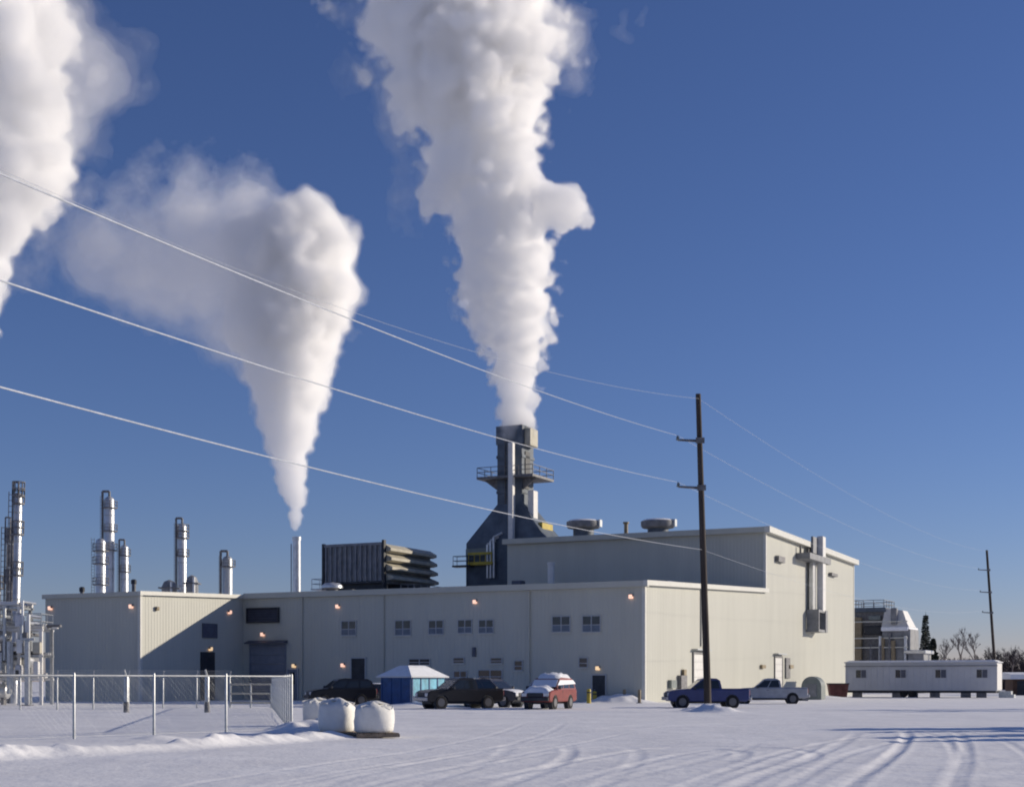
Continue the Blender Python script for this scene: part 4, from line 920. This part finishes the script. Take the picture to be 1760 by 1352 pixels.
# ------------------------------------------------------------------ trees
def spruce_mesh(h, seed, rad=.20):
    rg = random.Random(seed); m = MB(); z = h*.06
    while z < h*.985:
        f = z/h; L = h*rad*(1-f)**.85*(.8+.4*rg.random())+.05; nb = int(7+6*(1-f))
        for k in range(nb):
            a = rg.random()*2*pi; Lb = L*(.65+.5*rg.random()); dx, dy = math.cos(a), math.sin(a); dr = -.28-.25*(1-f)
            ns = max(3,int(Lb/.35))
            for i in range(ns):
                t0 = (i+.3)/ns*Lb; wdt = .36*(1-i/ns*.5)*(.6+.6*rg.random())*max(.5,Lb/1.5)**.5; p = Vector((dx*t0,dy*t0,z+dr*t0+.06*t0*t0/max(Lb,.3)))
                for s in (-1,1):
                    q = p+Vector((-dy*s*wdt+dx*.3,dx*s*wdt+dy*.3,-.16-.12*rg.random()))
                    m.add([p+Vector((0,0,.05)),p+Vector((dx*.34,dy*.34,-.03)),q,q+Vector((-dx*.12,-dy*.12,-.10))],[(0,1,2,3)])
        z += h*.022+.05
    m.add([(-.09,0,h*.9),(.09,0,h*.9),(0,0,h*1.03)],[(0,1,2)]).add([(0,-.09,h*.9),(0,.09,h*.9),(0,0,h*1.03)],[(0,1,2)])
    return m
def spruce(loc, h, label, seed, rad=.2):
    o = thing('spruce_tree', label, 'tree', loc, 0, 'spruce trees')
    MB().tube((0,0,-.2),(0,0,h*.97),h*.016,.02,n=8).build('trunk', K['bark'], o); spruce_mesh(h, seed, rad).build('crown', K['needle'], o)
def bare(m, p, d, L, r, depth, rg, tips=3):
    q = p+d*L; m.tube(p,q,r,r*.68,n=4 if r<.06 else 6,caps=False)
    if depth == 0: return
    for k in range(tips if depth>1 else tips+1):
        ax = Vector((rg.uniform(-1,1),rg.uniform(-1,1),rg.uniform(-.2,.5))).normalized()
        nd = (d+ax*rg.uniform(.35,.75)+Vector((0,0,.15))).normalized(); bare(m, p+d*L*rg.uniform(.55,1.0), nd, L*rg.uniform(.55,.78), r*.62, depth-1, rg, tips)
def bare_tree(loc, h, label, seed, depth=5):
    rg = random.Random(seed); o = thing('bare_tree', label, 'tree', loc, 0, 'bare trees')
    MB().tube((0,0,-.2),(0,0,h*.30),h*.018,h*.014,n=8).build('trunk', K['twig2'], o)
    m = MB(); bare(m, Vector((0,0,h*.28)), Vector((0,0,1)), h*.26, h*.013, depth, rg); m.build('crown', K['twig2'], o)
spruce((gx(1591,235),235,0), gz(1052,235), 'dark narrow spruce standing between process unit and trailer', 3, .13)
spruce((gx(1604,262),262,0), gz(1095,262), 'lower dark spruce just right of the tall narrow one', 8, .22)
for px, pyt, Y, lab in ((1622,1080,240,'faint bare tree right of the tall spruce'),(1652,1072,240,'pale bare tree, left one of the close pair'),(1676,1070,245,'pale bare tree, right one of the close pair'),(1740,1105,240,'low bare tree at the right edge above the brown shed')):
    bare_tree((gx(px,Y),Y,0), gz(pyt,Y), lab, px)
# far wood that reads as one dark band
m = MB(); rg = random.Random(77)
for k in range(150):
    Y = rg.uniform(270,330); px = rg.uniform(1545,2150); h = (gz(1118,Y) if px<1690 else gz(1107,Y))*rg.uniform(.72,1.08); x = gx(px,Y)
    m.tube((x,Y,-.2),(x,Y,h*.45),.12,.09,n=4,caps=False)
    for j in range(46):
        z = h*rg.uniform(.08,.8); a = rg.random()*2*pi; L_ = h*rg.uniform(.12,.34)*(1.15-z/h)
        d = Vector((math.cos(a),math.sin(a),rg.uniform(.5,1.6))).normalized(); p = Vector((x,Y,z)); q = p+d*L_
        m.tube(p,q,.05,.03,n=3,caps=False)
        for i in range(3):
            e = (d+Vector((rg.uniform(-1,1),rg.uniform(-1,1),rg.uniform(-.1,.8)))*.7).normalized(); s_ = p+d*L_*rg.uniform(.3,1); m.tube(s_,s_+e*L_*.6,.03,.018,n=3,caps=False)
fw = m.build('far_wood', K['twig'], None); tag(fw,'dark band of bare woodland along the horizon at right','wood',kind='stuff')
m = MB()
for k in range(170):
    Y = rg.uniform(285,335); px = rg.uniform(1545,2150); h = (gz(1124,Y) if px<1690 else gz(1114,Y))*rg.uniform(.7,1.05); x = gx(px,Y)
    m.tube((x,Y,0),(x,Y,h*.9),.1,.03,n=4,caps=False)
    for j in range(70):
        f = rg.random(); z = h*(.03+.95*f); a = rg.random()*2*pi; L_ = (1-f)*h*.2+.2; p = Vector((x,Y,z)); q = Vector((x+L_*math.cos(a),Y+L_*math.sin(a),z-L_*.35)); n__ = Vector((-math.sin(a),math.cos(a),-.2))*(.35*L_+.1)
        m.add([p,q+n__,q-n__],[(0,1,2)])
fs_ = m.build('far_spruce_wood', K['needle'], None); tag(fs_,'dense dark undergrowth of conifers within the far woodland','wood',kind='stuff')
# spruces just out of view at right, throwing the long shadows on the snow
for x, y, h in ((27,46,5.2),(30,49.5,6.2),(29,53,5.6),(33,56.5,7.2),(38,59,8.6)):
    spruce((x,y,0), h, ['smallest young spruce out of view at right','second young spruce out of view at right','third young spruce out of view at right','fourth young spruce out of view at right','largest young spruce out of view at right'][[46,49.5,53,56.5,59].index(y)], int(x*7+y), .24)
for x, y, h, s in ((44,60.5,10.5,21),(52,63.5,13,22),(36,52.5,6.5,24),(58,97,13,23),(49,90,9,26)):
    spruce((x,y,0), h, {21:'medium spruce out of view at right, shading the snow',22:'taller spruce out of view at right',24:'small spruce out of view at right',23:'tall spruce out of view farther back at right',26:'medium spruce out of view farther back at right'}[s], s, .19)
# ------------------------------------------------------------------ steam
def steam_material(name, dens, aniso=0.0):
    m = bpy.data.materials.new(name); m.use_nodes = True
    n = m.node_tree.nodes; n.clear()
    o = n.new('ShaderNodeOutputMaterial'); v = n.new('ShaderNodeVolumeScatter')
    v.inputs['Color'].default_value = (0.984, 0.983, 0.982, 1)
    v.inputs['Density'].default_value = dens
    v.inputs['Anisotropy'].default_value = aniso
    t = n.new('ShaderNodeBsdfTransparent')
    m.node_tree.links.new(v.outputs[0], o.inputs['Volume'])
    m.node_tree.links.new(t.outputs[0], o.inputs['Surface'])
    m.cycles.homogeneous_volume = True
    return m

def steam_tree(name, core, soft, wisps, z0, z1, r0, r1, lo, hi, vox, levels, seed, bill=0.8, sharp=6.0, sharp2=3.6, big_s=0.16, warp=0.75, soft_s=0.34):
    """density on a voxel grid: soft union of puffs, pushed about by turbulence"""
    t = bpy.data.node_groups.new(name, 'GeometryNodeTree')
    t.interface.new_socket('Geometry', in_out='INPUT', socket_type='NodeSocketGeometry')
    t.interface.new_socket('Geometry', in_out='OUTPUT', socket_type='NodeSocketGeometry')
    N, L = t.nodes, t.links
    def put(sock, v):
        if hasattr(v, 'is_linked') or hasattr(v, 'links'): L.new(v, sock)
        else: sock.default_value = v
    def M(op, a, b=0.0, c=0.0, clamp=False):
        n = N.new('ShaderNodeMath'); n.operation = op; n.use_clamp = clamp
        put(n.inputs[0], a); put(n.inputs[1], b); put(n.inputs[2], c); return n.outputs[0]
    def VM(op, a, b=None, scale=None):
        n = N.new('ShaderNodeVectorMath'); n.operation = op
        put(n.inputs[0], a)
        if b is not None: put(n.inputs[1], b)
        if scale is not None: put(n.inputs['Scale'], scale)
        return n.outputs['Value'] if op in ('DISTANCE', 'LENGTH') else n.outputs[0]
    def noise(vec, scale, detail, rough=0.55):
        n = N.new('ShaderNodeTexNoise'); n.noise_dimensions = '3D'
        put(n.inputs['Vector'], vec); n.inputs['Scale'].default_value = scale
        n.inputs['Detail'].default_value = detail; n.inputs['Roughness'].default_value = rough
        return n.outputs
    def voro(vec, scale):
        n = N.new('ShaderNodeTexVoronoi'); n.voronoi_dimensions = '3D'; n.feature = 'F1'
        put(n.inputs['Vector'], vec); n.inputs['Scale'].default_value = scale
        return n.outputs['Distance']
    P = N.new('GeometryNodeInputPosition').outputs[0]
    Po = VM('ADD', P, (seed * 17.3, seed * 5.1, seed * 9.7))
    sx = N.new('ShaderNodeSeparateXYZ'); put(sx.inputs[0], P)
    h = N.new('ShaderNodeMapRange'); put(h.inputs['Value'], sx.outputs[2])
    for k, v in (('From Min', z0), ('From Max', z1), ('To Min', r0), ('To Max', r1)): h.inputs[k].default_value = v
    RR = h.outputs[0]                                             # local puff size
    # warp by large turbulence, then by small
    big = VM('SUBTRACT', noise(Po, big_s, 2.0)[1], (0.5, 0.5, 0.5))
    P1 = VM('ADD', P, VM('SCALE', big, scale=M('MULTIPLY', RR, warp)))
    small = VM('SUBTRACT', noise(Po, 0.5, 3.0, 0.6)[1], (0.5, 0.5, 0.5))
    P2 = VM('ADD', P1, VM('SCALE', small, scale=M('MULTIPLY_ADD', RR, 0.10, 0.35)))
    Pv = VM('ADD', Po, VM('SCALE', small, scale=1.6))
    # cauliflower lobes: small near the source, large higher up
    b1 = M('SUBTRACT', 0.5, voro(Pv, 0.42)); b2 = M('SUBTRACT', 0.5, voro(Pv, 0.95)); b3 = M('SUBTRACT', 0.5, voro(Pv, 0.19))
    hN = N.new('ShaderNodeMapRange'); put(hN.inputs['Value'], RR)
    for k, v in (('From Min', r0), ('From Max', r1), ('To Min', 1.0), ('To Max', 0.0)): hN.inputs[k].default_value = v
    up = M('SUBTRACT', 1.0, hN.outputs[0])
    bil = M('ADD', M('MULTIPLY', b1, M('MULTIPLY_ADD', hN.outputs[0], bill*0.4, bill*0.45)), M('ADD', M('MULTIPLY', b2, M('MULTIPLY', hN.outputs[0], bill*0.5)), M('MULTIPLY', b3, M('MULTIPLY', up, bill*0.8))))
    def union(lst, pos):
        acc = None
        for (c, r) in lst:
            d = M('MULTIPLY_ADD', VM('DISTANCE', pos, tuple(c)), -1.0 / r, 1.0)
            acc = d if acc is None else M('SMOOTH_MAX', acc, d, 0.12)
        return acc
    den = M('MULTIPLY', M('ADD', union(core, P2), bil), M('MULTIPLY_ADD', up, sharp2 - sharp, sharp), clamp=True)
    fine = noise(VM('ADD', Po, VM('SCALE', big, scale=4.0)), 0.26, 4.5, 0.62)[0]
    if soft:
        ds = M('MULTIPLY_ADD', M('SUBTRACT', fine, 0.5), 1.5, M('MULTIPLY', union(soft, P2), 1.3))
        den = M('MAXIMUM', den, M('MULTIPLY', M('MULTIPLY', ds, 1.0, clamp=True), soft_s))
    if wisps:
        dw = M('MULTIPLY_ADD', M('SUBTRACT', fine, 0.50), 3.4, M('MULTIPLY', union(wisps, P2), 0.5))
        dw = M('MULTIPLY', M('MULTIPLY', dw, 1.2, clamp=True), 0.13)
        edge = M('MULTIPLY', union(wisps, P1), 2.0, clamp=True)
        den = M('MAXIMUM', den, M('MULTIPLY', dw, edge))
    vc = N.new('GeometryNodeVolumeCube')
    put(vc.inputs['Density'], den)
    vc.inputs['Min'].default_value = lo; vc.inputs['Max'].default_value = hi
    for i, ax in enumerate('XYZ'): vc.inputs['Resolution ' + ax].default_value = max(8, int((hi[i] - lo[i]) / vox))
    jn = N.new('GeometryNodeJoinGeometry')
    for thr, mat in levels:
        vm = N.new('GeometryNodeVolumeToMesh'); L.new(vc.outputs[0], vm.inputs['Volume'])
        vm.inputs['Threshold'].default_value = thr; vm.inputs['Adaptivity'].default_value = 0.0
        sm = N.new('GeometryNodeSetMaterial'); sm.inputs['Material'].default_value = mat
        L.new(vm.outputs[0], sm.inputs[0]); L.new(sm.outputs[0], jn.inputs[0])
    out = N.new('NodeGroupOutput'); L.new(jn.outputs[0], out.inputs[0])
    return t

def plume(name, label, Y, core, soft, wisps, vox, levels, seed, r0, r1, top, **kw):
    base = at(core[0][0], core[0][1], Y)
    s = Y / F
    cv = lambda lst: [(at(p[0], p[1], Y) - base + Vector((0, p[3] if len(p) > 3 else 0, 0)), p[2] * s) for p in lst]
    cl, sl_, wl_ = cv(core), cv(soft), cv(wisps)
    allp = cl + sl_ + wl_
    lo = tuple(min(c[i] - r * 1.15 for c, r in allp) - 1 for i in range(3))
    hi = tuple(max(c[i] + r * 1.15 for c, r in allp) + 1 for i in range(3))
    lo = (lo[0], lo[1], -1.5); hi = (hi[0], hi[1], (at(0, top, Y) - base).z)
    zs = [c.z for c, r in cl]
    me = bpy.data.meshes.new('tmp'); o = bpy.data.objects.new('tmp', me); C.objects.link(o)
    t = steam_tree(name, cl, sl_, wl_, min(zs), max(zs), r0, r1, lo, hi, vox, levels, seed, **kw)
    md = o.modifiers.new('steam', 'NODES'); md.node_group = t
    me2 = bpy.data.meshes.new_from_object(o.evaluated_get(bpy.context.evaluated_depsgraph_get()))
    bpy.data.objects.remove(o); bpy.data.meshes.remove(me); bpy.data.node_groups.remove(t)
    root = thing(name, label, 'steam', base, 0, 'steam plumes')
    # one closed shell of even steam for each level of density
    n = len(me2.polygons); ls = np.empty(n, np.int32); lt = np.empty(n, np.int32); mi = np.empty(n, np.int32)
    me2.polygons.foreach_get('loop_start', ls); me2.polygons.foreach_get('loop_total', lt); me2.polygons.foreach_get('material_index', mi)
    vi = np.empty(len(me2.loops), np.int32); me2.loops.foreach_get('vertex_index', vi)
    co = np.empty(len(me2.vertices)*3, np.float32); me2.vertices.foreach_get('co', co); co = co.reshape(-1, 3)
    for k, m in enumerate(me2.materials):
        sel = mi == k
        if m is None or not sel.any(): continue
        L_ = np.concatenate([np.arange(p, p+q) for p, q in zip(ls[sel], lt[sel])]); u, inv = np.unique(vi[L_], return_inverse=True)
        nm = bpy.data.meshes.new(m.name); nm.vertices.add(len(u)); nm.vertices.foreach_set('co', co[u].ravel())
        nm.loops.add(len(L_)); nm.loops.foreach_set('vertex_index', inv.astype(np.int32).ravel())
        tot = lt[sel]; nm.polygons.add(len(tot)); nm.polygons.foreach_set('loop_start', np.concatenate([[0], np.cumsum(tot)[:-1]]).astype(np.int32))
        nm.update(calc_edges=True); nm.materials.append(m)
        share(m.name, nm, root)
    bpy.data.meshes.remove(me2)
    return root

def interp(path, n):
    """resample (y, left, right[, depth]) widths into overlapping puffs"""
    out = []
    ys = [p[0] for p in path]
    for k in range(n):
        y = ys[0] + (ys[-1] - ys[0]) * k / (n - 1)
        for a, b in zip(path, path[1:]):
            if (a[0] - y) * (b[0] - y) <= 0 and a[0] != b[0]:
                f = (y - a[0]) / (b[0] - a[0]); l = a[1] + (b[1] - a[1]) * f; r = a[2] + (b[2] - a[2]) * f
                out.append(((l + r) / 2, y, (r - l) / 2)); break
    return out

s_w1 = steam_material('steam_wisp', 0.022); s_w2 = steam_material('steam_haze', 0.028); s_w3 = steam_material('steam_veil', 0.07)
s_mid = steam_material('steam_body', 0.15); s_dense = steam_material("steam_core", 0.6)
LV = [(0.03, s_w1), (0.08, s_w2), (0.17, s_w3), (0.34, s_mid), (0.6, s_dense)]
p1 = [(742,858,916),(700,852,922),(650,845,932),(600,832,948),(560,815,955),(520,790,955),(480,782,952),(440,778,952),(400,772,955),(360,768,950),(320,750,940),(280,732,930),(240,722,935),(200,712,945),(150,680,955),(100,652,962),(50,630,965),(0,612,962),(-60,590,970),(-140,560,985)]
core1 = [(886,738,34)] + [(x, y, r * 0.97) for x, y, r in interp(p1, 26)] + [(975,364,40),(945,352,46),(915,345,55),(755,340,40)]
soft1 = [(700,150,70),(960,60,60),(770,300,60)]
wisp1 = [(630,110,75),(690,215,80),(730,335,95),(700,270,70),(800,520,50),(985,110,70),(990,50,60),(1075,38,40),(1110,28,30),(600,30,60)]
plume('steam_plume', 'tall white steam plume rising from the dark square stack', 171, core1, soft1, wisp1, 0.33, LV, 3, 1.6, 9.0, -70, bill=0.95)
p2 = [(905,502,511),(870,492,526),(830,475,528),(790,463,532),(750,450,540),(700,438,556),(660,426,565)]
core2 = [(507,902,9),(507,894,11),(507,884,14)] + [(x, y, r * 1.02) for x, y, r in interp(p2, 12)] + [(490,630,82),(500,570,92),(522,500,104),(512,432,104),(465,560,92),(460,440,90)]
soft2 = [(430,500,140),(370,450,140),(300,460,125),(240,450,105),(170,430,85),(420,390,100),(330,380,90),(400,570,80)]
wisp2 = [(150,420,140),(230,370,120),(330,310,90),(265,285,70),(420,310,70),(590,570,50),(120,340,90),(50,430,110)]
plume('steam_plume', 'shorter leaning steam plume rising from the thin white stack', 200, core2, soft2, wisp2, 0.40, LV, 11, 0.8, 8.0, 190, warp=0.5, bill=0.5, soft_s=0.42)
p3 = [(640,-30,-14),(580,-34,2),(510,-60,12),(470,-80,22),(420,-95,28),(370,-110,72),(320,-120,106),(280,-130,118),(220,-140,125),(150,-150,125),(80,-160,125),(0,-170,120),(-80,-190,120)]
core3 = [(-22,640,8)] + [(x, y, r * 1.0) for x, y, r in interp(p3, 20)]
soft3 = [(120,150,95),(160,130,85),(110,220,70),(100,60,90)]
wisp3 = [(190,90,90),(230,160,60),(160,240,70),(120,320,50)]
plume('steam_plume', 'broad steam plume cut off by the left edge of the photo', 125, core3, soft3, wisp3, 0.34, LV, 23, 0.8, 8.0, -70)
thin_stack(-22, 636, 125, 'tall thin stack out of view at left, under the broad plume')
